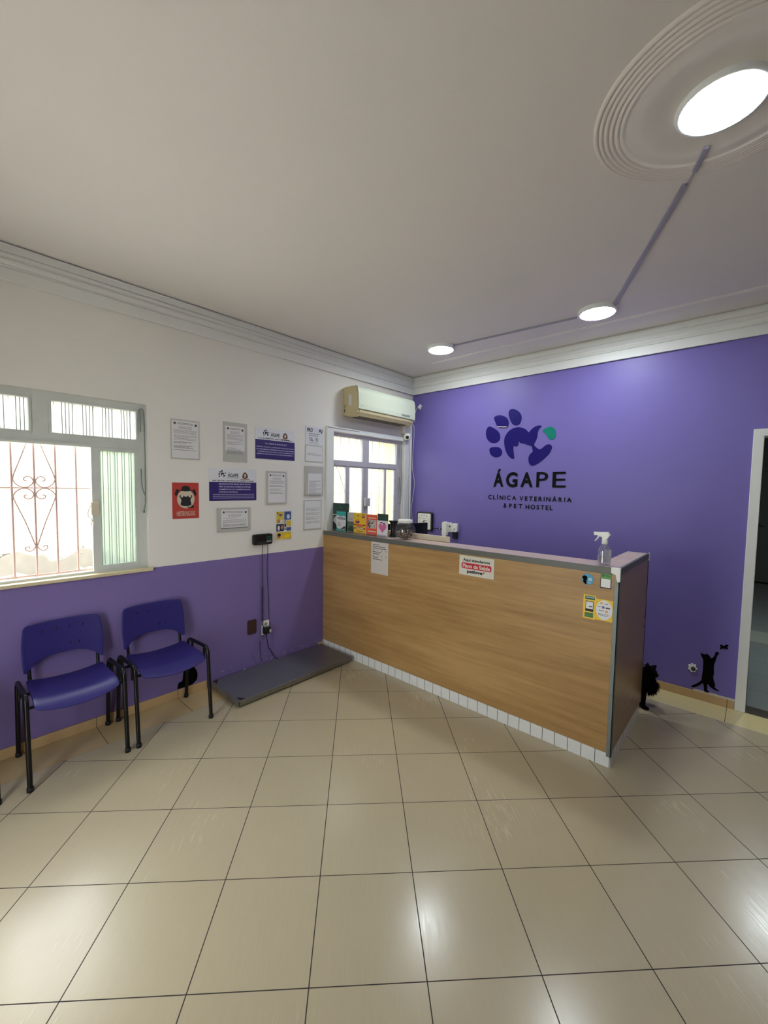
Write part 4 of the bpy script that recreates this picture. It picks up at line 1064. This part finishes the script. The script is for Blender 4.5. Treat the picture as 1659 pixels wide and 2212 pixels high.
b.prism(f, smooth([(2.508, 1.136), (2.512, 1.148), (2.526, 1.152), (2.536, 1.146), (2.538, 1.132), (2.533, 1.122), (2.535, 1.101), (2.522, 1.103), (2.514, 1.115), (2.515, 1.128)], 3), 0, .0006, 'decal_black')
b.prism(f, rrect(2.544, 2.564, 1.122, 1.142, .004), 0, .0006, 'sticker_lightblue'); b.rect(f, 2.540, 2.560, 1.108, 1.113, 0, .0005, 'sticker_lightblue'); b.build('print', t)
t = thing('green_header_sticker', 'small sticker with green header and plain white square, near counter corner', 'sticker', (2.64, CY0, 1.09))
MB().rect(CF, 2.611, 2.671, 1.091, 1.180, 0, .0012, 'poster_black').build('sheet', t)
f = off(CF, .0012); b = MB().rect(f, 2.6115, 2.6705, 1.150, 1.180, 0, .0005, 'sticker_green').rect(f, 2.615, 2.667, 1.097, 1.149, 0, .0005, 'sticker_white')
b.disc(f, 2.626, 1.168, .008, .008, 0, .0008, 'sticker_darkgreen', 14).rect(f, 2.638, 2.663, 1.166, 1.171, 0, .0008, 'sticker_darkgreen'); b.build('print', t)
t = thing('card_machine_sticker', 'yellow sticker with card reader and white circle of card logos on counter', 'sticker', (2.60, CY0, .89))
f = CF; b = MB()
b.rect(f, 2.588, 2.686, .893, 1.022, 0, .0010, 'sticker_yellow').disc(off(f, .001), 2.640, .958, .045, .060, 0, .0005, 'sticker_white', 40)
b.build('logo_panel', t)
MB().prism(off(f, 0), rrect(2.521, 2.594, .888, 1.036, .008), 0, .0020, 'sticker_yellow').build('reader_shape', t)
f = off(CF, .0020); b = MB()
b.rect(f, 2.531, 2.586, 1.008, 1.029, 0, .0005, 'sticker_darkgreen').rect(f, 2.536, 2.582, 1.018, 1.024, 0, .0008, 'sticker_lightblue')
b.rect(f, 2.534, 2.580, .934, .998, 0, .0005, 'poster_black').rect(f, 2.537, 2.577, .950, .994, 0, .0008, 'sticker_white').rect(f, 2.555, 2.574, .962, .968, 0, .0011, 'print_dark')
b.rect(f, 2.532, 2.580, .897, .926, 0, .0005, 'sticker_darkgreen')
for i in range(4): b.rect(f, 2.536 + i * .0115, 2.543 + i * .0115, .901, .922, 0, .0008, 'sticker_green')
f = off(CF, .0015)
b.disc(f, 2.622, .998, .006, .005, 0, .0005, 'sticker_orange', 14).disc(f, 2.629, .998, .006, .005, 0, .0004, 'sticker_yellow', 14).rect(f, 2.643, 2.660, .995, .999, 0, .0005, 'print_grey')
b.rect(f, 2.605, 2.622, .974, .978, 0, .0005, 'print_grey').rect(f, 2.628, 2.641, .968, .981, 0, .0005, 'flyer_blue').rect(f, 2.648, 2.672, .969, .977, 0, .0005, 'dog_brown')
b.rect(f, 2.610, 2.638, .950, .955, 0, .0005, 'print_grey').rect(f, 2.646, 2.660, .945, .956, 0, .0005, 'sticker_orange')
b.bars(f, 2.607, 2.664, .934, 2, .008, .004, .0004, 'print_grey', 15)
b.build('print', t)

# ------------------------------------------------------------------ brochures on the counter
ZC = 1.2182
def upright(x0, x1, y, z1, k, name, label, cat, extra=None, th=.004, lean=.012, z0=ZC, holder=None, group='brochures standing at the left end of the counter'):
    t = thing(name, label, cat, ((x0 + x1) / 2, y, z0), group)
    fr_ = (Vector((0, y, z0)), X, (Z + Y * lean).normalized(), -Y)
    MB().rect(fr_, x0, x1, 0, z1 - z0, -th, 0, k).build('card', t, bevel=.0006)
    MB().box((x0 + .003, y - .0085, z0 + .0005), (x1 - .003, y + .008, z0 + .003), 'clear_plastic').box((x0 + .003, y - .0085, z0 + .003), (x1 - .003, y - .0072, z0 + .022), 'clear_plastic').build('holder', t)
    if extra:
        b = MB(); extra(b, fr_, x0, x1, z1 - z0); b.build('print', t)
    return t
def eA(b, f, a, c, h):
    b.disc(f, (a + c) / 2, h - .045, .008, .010, 0, .0006, 'sticker_green', 5); b.rect(f, a + .05, c - .05, h - .088, h - .078, 0, .0006, 'moss_card'); b.rect(f, a + .05, c - .09, h - .105, h - .100, 0, .0006, 'moss_card')
    b.prism(f, [(a, h - .165), (a, h - .175), (a + .06, h - .225), (a + .062, h - .212)], 0, .0006, 'moss_card')
upright(.008, .262, -1.322, 1.507, 'dark_green_card', 'brochure', 'tall dark green brochure at the wall end, tallest of the row', 'brochure', eA)
def eB(b, f, a, c, h):
    b.prism(f, smooth([(a + .004, .105), (a + .03, .150), (a + .075, .160), (a + .09, .14), (a + .085, .085), (a + .05, .07), (a + .03, .085)], 3), 0, .0008, 'grey_card'); b.rect(f, a, c, h - .008, h, 0, .0006, 'poster_white'); b.rect(f, a, a + .003, .1, h, 0, .0006, 'poster_white')
upright(.050, .135, -1.343, 1.392, 'poster_black', 'brochure', 'small black brochure with white oval between dark green and teal ones', 'brochure', eB)
def eC(b, f, a, c, h):
    w_ = c - a
    b.prism(f, smooth([(a + .002, h - .035), (a + w_ * .4, h - .048), (c - .003, h - .045), (c - .003, h - .15), (a + w_ * .75, h - .148), (a + w_ * .55, h - .170), (a + w_ * .25, h - .172), (a + .003, h - .150)], 2), 0, .0006, 'poster_white')
    f2 = off(f, .0006)
    b.bars(f2, a + .02, c - .01, h - .058, 2, .013, .007, .0005, 'poster_ink', 3); b.rect(f2, a + .022, a + .062, h - .148, h - .108, 0, .0005, 'grey_card')
    b.prism(f, smooth([(c - .060, .030), (c - .035, .055), (c - .006, .060), (c - .01, .035), (c - .035, .018)], 3), 0, .0012, 'dog_brown'); b.prism(f, [(c - .05, .03), (c - .03, .024), (c - .005, .045), (c - .02, .036)], 0, .0016, 'paper')
upright(.122, .262, -1.362, 1.424, 'teal_card', 'brochure', 'teal and white brochure in front of the dark green one', 'brochure', eC)
def eD(b, f, a, c, h):
    b.rect(f, a, c, 0, .115, 0, .0006, 'moss_card'); b.prism(f, smooth([(a + .01, .03), (a + .03, .06), (a + .06, .075), (a + .09, .05), (a + .1, .02), (a + .05, .01)], 3), 0, .0012, 'dark_green_card'); b.bars(f, a + .02, c - .02, h - .065, 1, .01, .006, .0008, 'print_grey', 4); b.rect(f, a + .05, c - .01, .095, .107, 0, .001, 'purple_card')
upright(.272, .366, -1.350, 1.424, 'grey_card', 'brochure', 'pale grey and green brochure between the teal and yellow ones', 'brochure', eD)
def heart(u, v, s):
    return [(u + s * (16 * math.sin(q) ** 3) / 17, v + s * (13 * math.cos(q) - 5 * math.cos(2 * q) - 2 * math.cos(3 * q) - math.cos(4 * q)) / 17) for q in [-2 * math.pi * i / 40 for i in range(40)]]
def eE(b, f, a, c, h):
    b.disc(f, c - .035, h - .030, .024, .018, 0, .0006, 'purple_card', 20).disc(f, a + .052, h - .085, .030, .020, 0, .0006, 'purple_card', 20).rect(f, c - .060, c - .010, h - .030, h - .022, 0, .0008, 'yellow_card').rect(f, a + .025, a + .08, h - .076, h - .068, 0, .0008, 'yellow_card')
    b.rect(f, a + .005, c - .005, .085, .096, 0, .0006, 'poster_black').rect(f, a + .03, c - .03, .080, .094, 0, .0009, 'orange_card').rect(f, a + .005, c - .005, .050, .064, 0, .0006, 'red_card').rect(f, a + .03, c - .03, .052, .062, 0, .0009, 'poster_cream').bars(f, a + .04, c - .04, .034, 1, .01, .006, .0006, 'print_dark', 5).rect(f, a + .05, a + .07, h - .030, h - .022, 0, .0006, 'print_dark')
    b.prism(f, smooth([(a + .03, .070), (a + .06, .082), (a + .09, .078), (a + .12, .084), (a + .13, .072), (a + .08, .068)], 2), 0, .0012, 'flyer_skin')
upright(.374, .540, -1.358, 1.424, 'yellow_card', 'brochure', 'yellow brochure with two purple shapes, third from the right end of row', 'brochure', eE)
def eF(b, f, a, c, h):
    b.rect(f, a + .022, c - .006, .070, .150, 0, .0006, 'grey_card')
    R_ = random.Random(4)
    for i in range(16): b.disc(f, a + .028 + R_.random() * .095, .078 + R_.random() * .064, R_.uniform(.005, .013), R_.uniform(.005, .012), 0, .0007 + i * .00003, R_.choice(['dog_brown', 'poster_black', 'treat_pale', 'paper']), 10)
    b.bars(f, a + .028, c - .010, h - .028, 1, .01, .010, .0006, 'poster_white', 6); b.bars(f, a + .022, c - .010, .046, 1, .01, .011, .0006, 'poster_white', 7); b.rect(f, a, c, 0, .006, 0, .0006, 'red_card')
upright(.545, .680, -1.355, 1.418, 'orange_card', 'brochure', 'orange brochure with an animal photo, between yellow and pink heart ones', 'brochure', eF)
def eG(b, f, a, c, h):
    b.rect(f, a, c, 0, h - .062, 0, .0030, 'poster_white')
    f2 = off(f, .003)
    b.prism(f2, heart((a + c) / 2 + .002, .088, .052), 0, .0006, 'pink_card'); b.disc(f2, (a + c) / 2 - .012, .133, .018, .006, 0, .001, 'purple_card', 14).disc(f2, (a + c) / 2 + .02, .126, .018, .006, 0, .001, 'purple_card', 14)
    b.rect(f, a + .02, c - .02, h - .045, h - .033, 0, .0006, 'sticker_darkgreen')
upright(.692, .824, -1.362, 1.432, 'dark_green_card', 'brochure', 'white brochure with a pink heart, nearest the glass jar', 'brochure', eG)

# black cup
t = MB().lathe([(0, 0), (.044, 0), (.045, .008), (.034, .022), (.028, .045), (.026, .075), (.028, .105), (.034, .130), (.046, .146), (.046, .150), (.041, .149), (.028, .125), (.022, .075), (.02, .01), (0, .01)], (.800, -1.255, ZC), 'black_plastic', 32).build('flared_cup')
tag(t, 'black waisted cup behind the glass jar on the counter', 'cup')
# glass jar with lid
jc = (.990, -1.318, ZC)
t = thing('glass_jar', 'round glass jar with white lid standing on the counter', 'jar', jc)
jp = [(0, 0), (.040, 0), (.055, .004), (.078, .028), (.0905, .056), (.0935, .082), (.089, .108), (.075, .133), (.062, .145), (.060, .152)]
MB().lathe(jp, jc, 'clear_glass', 40).build('bowl', t)
MB().lathe([(0, .176), (.060, .176), (.064, .173), (.064, .150), (.060, .147), (.0, .147)], jc, 'white_plastic', 40).build('lid', t)
R = random.Random(11); b = MB()
for i in range(150):
    a = R.uniform(0, 2 * math.pi); rr = math.sqrt(R.random()) * .078; zz = R.uniform(.012, .085) - (.02 if rr < .03 else 0)
    mx = .085 * math.sqrt(max(.05, 1 - ((zz - .082) / .088) ** 2)) - .012; rr = min(rr, mx)
    c_ = Vector((jc[0] + rr * math.cos(a), jc[1] + rr * math.sin(a), jc[2] + zz)); d_ = Vector((R.uniform(-1, 1), R.uniform(-1, 1), R.uniform(-.5, .8))).normalized() * R.uniform(.010, .020)
    e_ = Vector((R.uniform(-1, 1), R.uniform(-1, 1), R.uniform(-1, 1))) * .004
    P_ = [c_ - d_, c_ + e_, c_ + d_]
    for q in range(3):
        h_ = P_[q] - Vector((jc[0], jc[1], jc[2] + .082)); L_ = Vector((h_.x / .0885, h_.y / .0885, h_.z / .078)).length
        if L_ > 1: P_[q] = Vector((jc[0], jc[1], jc[2] + .082)) + h_ / L_
    b.tube(smooth([tuple(q) for q in P_], 3, False), R.uniform(.0018, .0035), R.choice(['treat_brown', 'treat_brown', 'treat_pale']), 6)
tag(b.build('pet_treats'), 'brown sticks filling the lower half of the glass jar', 'treats', kind='stuff')

# spray bottle
bc = Vector((2.606, -1.352, ZC))
t = thing('spray_bottle', 'clear spray bottle with white trigger at the counter corner', 'spray bottle', bc)
MB().lathe([(0, .001), (.030, .001), (.036, .004), (.0375, .012), (.0375, .085), (.035, .100), (.026, .118), (.015, .132), (.0135, .138), (.0135, .145)], bc, 'clear_plastic', 36).build('bottle', t)
MB().lathe([(0, .004), (.029, .004), (.0355, .008), (.0355, .060), (0, .060)], bc, 'liquid', 32).build('liquid', t)
b = MB(); va = []; fa = []
for j, (zz) in enumerate([.022 + .008 * i for i in range(11)]):
    half = .95 * min(1, (j + 3) / 6) if j < 8 else .95 * (1 - (j - 7) * .16)
    for i in range(13):
        a = math.radians(-35) + (i / 12 - .5) * 2 * half
        va.append((bc.x + .0382 * math.cos(a), bc.y + .0382 * math.sin(a), bc.z + zz))
for j in range(10):
    for i in range(12): q = j * 13 + i; fa.append((q, q + 1, q + 14, q + 13))
b.add(va, fa, 'milky_label', True); b.build('paper_label', t)
MB().lathe([(.0, .131), (.0165, .131), (.0175, .135), (.0165, .162), (0, .162)], bc, 'white_plastic', 28).build('collar', t)
TR = (bc, Vector((-1, 0, 0)), Z, Y)
hp = [(-.022, .196), (-.029, .190), (-.024, .180), (-.012, .160), (.012, .160), (.014, .174), (.026, .180), (.040, .184), (.058, .184), (.060, .200), (-.016, .203)]
b = MB(); b.prism(off(TR, -.011), hp[::-1], 0, .022, 'white_plastic'); b.build('spray_head', t, bevel=.003)
b = MB(); b.prism(off(TR, -.007), [(.030, .186), (.040, .186), (.044, .168), (.056, .150), (.058, .146), (.052, .146), (.038, .162), (.030, .176)][::-1], 0, .014, 'white_plastic'); b.build('trigger', t, bevel=.002)
MB().tube([bc + Vector((0, 0, .135)), bc + Vector((.004, 0, .08)), bc + Vector((-.012, .01, .010))], .0022, 'milky_label', 8).build('dip_tube', t)

# ------------------------------------------------------------------ behind the counter
t = thing('monitor', 'dark computer screen behind the counter, partly hidden by the jar', 'monitor', (.54, -.72, .785))
A = Vector((.640, -.500, 0)); D = Vector((-.38, -.925, 0)).normalized(); Nn = Vector((D.y, -D.x, 0)) * -1
if Nn.x < 0: Nn = -Nn
fm = (A, D, Z, Nn)
MB().rect(fm, 0, .49, .995, 1.298, -.03, 0, 'black_plastic').build('casing', t, bevel=.004)
MB().rect(off(fm, .0), .012, .478, 1.010, 1.286, 0, .001, 'screen_glass').build('screen', t)
c_ = A + D * .245
MB().box((c_.x - .03, c_.y - .02, .80), (c_.x - .012, c_.y + .02, 1.05), 'black_plastic').build('stand', t)
MB().box((c_.x - .10, c_.y - .11, .785), (c_.x + .09, c_.y + .11, .80), 'black_plastic').build('base', t)
t = thing('office_desk', 'desk behind the counter carrying the computer screen', 'desk', (.5, -.65, 0))
MB().box((.10, -.925, .76), (1.0, -.40, .785), 'desk_laminate').build('desk_top', t)
for a, c in ((.12, -.91), (.96, -.91), (.12, -.44), (.96, -.44)): MB().box((a, c, 0), (a + .03, c + .03, .76), 'desk_laminate').build('leg', t)
t = thing('wall_clock', 'square black clock with white face on purple wall behind the jar', 'clock', (.245, 0, 1.15))
MB().prism(BW, rrect(.128, .358, 1.148, 1.378, .030), 0, .034, 'black_plastic').build('case', t, bevel=.006)
MB().prism(off(BW, .034), rrect(.146, .340, 1.166, 1.360, .014), 0, .001, 'clock_face').build('face', t)
f = off(BW, .035); b = MB(); cu, cv = .243, 1.263
for n_ in range(1, 13):
    a = math.radians(90 - 30 * n_); rr = .076
    u_, v_ = cu + rr * math.cos(a), cv + rr * math.sin(a); wd = .008 if n_ < 10 else .014
    b.text(f, str(n_), u_ - wd / 2, u_ + wd / 2, v_ - .008, v_ + .008, .0008, 'poster_black', .02)
b.rect(f, cu - .022, cu + .022, cv + .030, cv + .034, 0, .0008, 'print_dark'); b.build('numerals', t)
b = MB()
def hand(a, L, w_):
    a = math.radians(a); d = Vector((math.cos(a), math.sin(a))); n_ = Vector((-d.y, d.x)); c0_ = Vector((cu, cv))
    q = [c0_ - d * .018 - n_ * w_, c0_ + d * L - n_ * w_ * .5, c0_ + d * L + n_ * w_ * .5, c0_ - d * .018 + n_ * w_]
    b.prism(f, [tuple(k_) for k_ in q], .001, .003, 'poster_black')
hand(22, .048, .004); hand(-78, .070, .003); b.build('hands', t)
t = thing('router_plug', 'white oval device plugged into socket right of the clock', 'adaptor', (.56, 0, 1.1))
MB().rect(BW, .565, .630, 1.155, 1.272, 0, .008, 'white_plastic').build('socket_plate', t, bevel=.002)
MB().rect(off(BW, .008), .592, .612, 1.215, 1.235, 0, .001, 'print_dark').build('socket_hole', t)
MB().prism(off(BW, .008), rrect(.516, .582, 1.105, 1.280, .028), 0, .040, 'white_plastic').build('device_body', t, bevel=.008)
b = MB().tube([(.345, -.012, 1.180), (.42, -.02, 1.188), (.475, -.03, 1.192)], .0045, 'black_rubber', 8)
tag(b.build('clock_cable'), 'short black cable between the clock and the white plugged device', 'cable')
tag(MB().tube([(.472, -.03, 1.192), (.482, -.03, 1.192)], .007, 'white_plastic', 10).tube([(.482, -.03, 1.192), (.490, -.03, 1.190), (.516, -.03, 1.180)], [.006, .011, .016], 'black_plastic', 12).build('cable_plug'), 'black cone plug with white ring entering the oval device', 'plug')
t = thing('plug_timer', 'small white socket device above a black charger on purple wall', 'adaptor', (.68, 0, 1.09))
MB().prism(BW, rrect(.648, .716, 1.168, 1.266, .014), 0, .032, 'white_plastic').build('device_body', t, bevel=.006)
MB().disc(off(BW, .032), .682, 1.198, .010, .010, 0, .001, 'print_grey').build('button', t)
tag(MB().prism(BW, rrect(.654, .714, 1.092, 1.160, .008), 0, .030, 'black_plastic').build('charger', bevel=.004), 'black square charger directly below the small white socket device', 'charger')

# ------------------------------------------------------------------ the cat beside the counter
def ell(b, c, r, k='cat_fur', n=14):
    vs = []; fs = []
    for i in range(n + 1):
        th = math.pi * i / n
        for j in range(2 * n):
            ph = math.pi * j / n
            vs.append((c[0] + r[0] * math.sin(th) * math.cos(ph), c[1] + r[1] * math.sin(th) * math.sin(ph), c[2] + r[2] * math.cos(th)))
    for i in range(n):
        for j in range(2 * n):
            a = i * 2 * n + j; b_ = i * 2 * n + (j + 1) % (2 * n); fs.append((a, a + 2 * n, b_ + 2 * n, b_))
    b.add(vs, fs, k, True)
CYc = -.468
b = MB()
ell(b, (2.738, CYc, .298), (.044, .044, .040)); ell(b, (2.782, CYc - .002, .281), (.021, .022, .016)); ell(b, (2.762, CYc, .296), (.031, .034, .029))
ell(b, (2.716, CYc + .005, .250), (.050, .050, .050)); ell(b, (2.722, CYc + .012, .198), (.058, .055, .062)); ell(b, (2.66, CYc + .02, .215), (.095, .062, .072))
ell(b, (2.56, CYc + .03, .215), (.12, .068, .078)); ell(b, (2.46, CYc + .04, .20), (.085, .072, .085))
for e, dx_ in ((-1, 0), (1, -.035)):
    yy = CYc + .012 + e * .030
    b.tube([(2.715 + dx_, yy, .20), (2.712 + dx_, yy, .12), (2.712 + dx_, yy, .05), (2.714 + dx_, yy, .014)], [.034, .024, .019, .018], 'cat_fur', 14)
    ell(b, (2.730 + dx_, yy - .002, .014), (.030, .018, .0138))
    yh = CYc + .04 + e * .042
    b.tube([(2.46, yh, .19), (2.485, yh, .12), (2.43, yh, .075), (2.44, yh, .018)], [.055, .036, .020, .016], 'cat_fur', 14)
    ell(b, (2.458, yh, .014), (.032, .018, .0138))
    # ears
    b.tube([(2.733, CYc - .026, .320), (2.735, CYc - .032, .345), (2.733, CYc - .036, .378)] if e < 0 else [(2.756, CYc + .022, .316), (2.766, CYc + .028, .330), (2.783, CYc + .032, .350)], [.024, .017, .003], 'cat_fur', 10)
b.tube(smooth([(2.40, CYc + .05, .24), (2.34, CYc + .06, .30), (2.30, CYc + .06, .38), (2.31, CYc + .06, .47), (2.34, CYc + .06, .50)], 5, False), [.030] * 3 + [.034] * 14 + [.022] * 3 + [.010], 'cat_fur', 12)
cat = b.build('cat')
rm = cat.modifiers.new('remesh', 'REMESH'); rm.mode = 'VOXEL'; rm.voxel_size = 0.005; rm.use_smooth_shade = True
sm_ = cat.modifiers.new('smooth', 'SMOOTH'); sm_.factor = 0.6; sm_.iterations = 3
tag(cat, 'fluffy black cat peering out from behind the end of the counter', 'cat')
R = random.Random(3); b = MB()
def tuft(p, d, L, r, k='cat_fur'):
    p = Vector(p); d = Vector(d).normalized()
    g_ = Vector((0, 0, -.35))
    pts = [p, p + d * L * .5 + g_ * L * .1, p + d * L + g_ * L * .45]
    b.tube(pts, [r, r * .65, .0004], k, 5, caps=False)
def coat(c, r, n, L, cond=lambda d: True, k='cat_fur', rr=.004):
    i = 0
    while i < n:
        d = Vector((R.gauss(0, 1), R.gauss(0, 1), R.gauss(0, 1))).normalized()
        if not cond(d): continue
        p = (c[0] + d.x * r[0] * .93, c[1] + d.y * r[1] * .93, c[2] + d.z * r[2] * .93)
        dd = d + Vector((-.1, 0, -.5)); tuft(p, dd, R.uniform(.5, 1) * L, rr, k); i += 1
coat((2.716, CYc + .005, .240), (.054, .052, .050), 240, .036, lambda d: d.x > -.4, rr=.0045)
coat((2.724, CYc + .012, .190), (.062, .056, .058), 320, .044, lambda d: d.x > -.3 and d.z < .6, rr=.0045)
coat((2.738, CYc, .296), (.043, .044, .038), 160, .014, lambda d: d.x < .5 and abs(d.z) < .85, rr=.003)
coat((2.56, CYc + .03, .21), (.125, .070, .078), 380, .035, rr=.004)
coat((2.46, CYc + .04, .20), (.085, .075, .085), 200, .035, rr=.004)
coat((2.720, CYc - .01, .322), (.03, .035, .02), 26, .014, lambda d: d.z > 0 and d.x < .2, 'cat_brown_fur', .0022)
for e in (-1, 1):
    for i in range(12): tuft((2.758 + R.uniform(-.012, .012), CYc + e * .034, .276 + R.uniform(-.014, .01)), (.1, e * 1, -.5), .024, .003)
b.build('fur', cat)
b = MB()
for e in (-1, 1): ell(b, (2.780, CYc + e * .017, .302), (.006, .006, .006), 'cat_eye', 8)
b.build('eye', cat)
b = MB(); ell(b, (2.8025, CYc - .002, .285), (.004, .006, .004), 'cat_nose', 8); b.build('nose', cat)
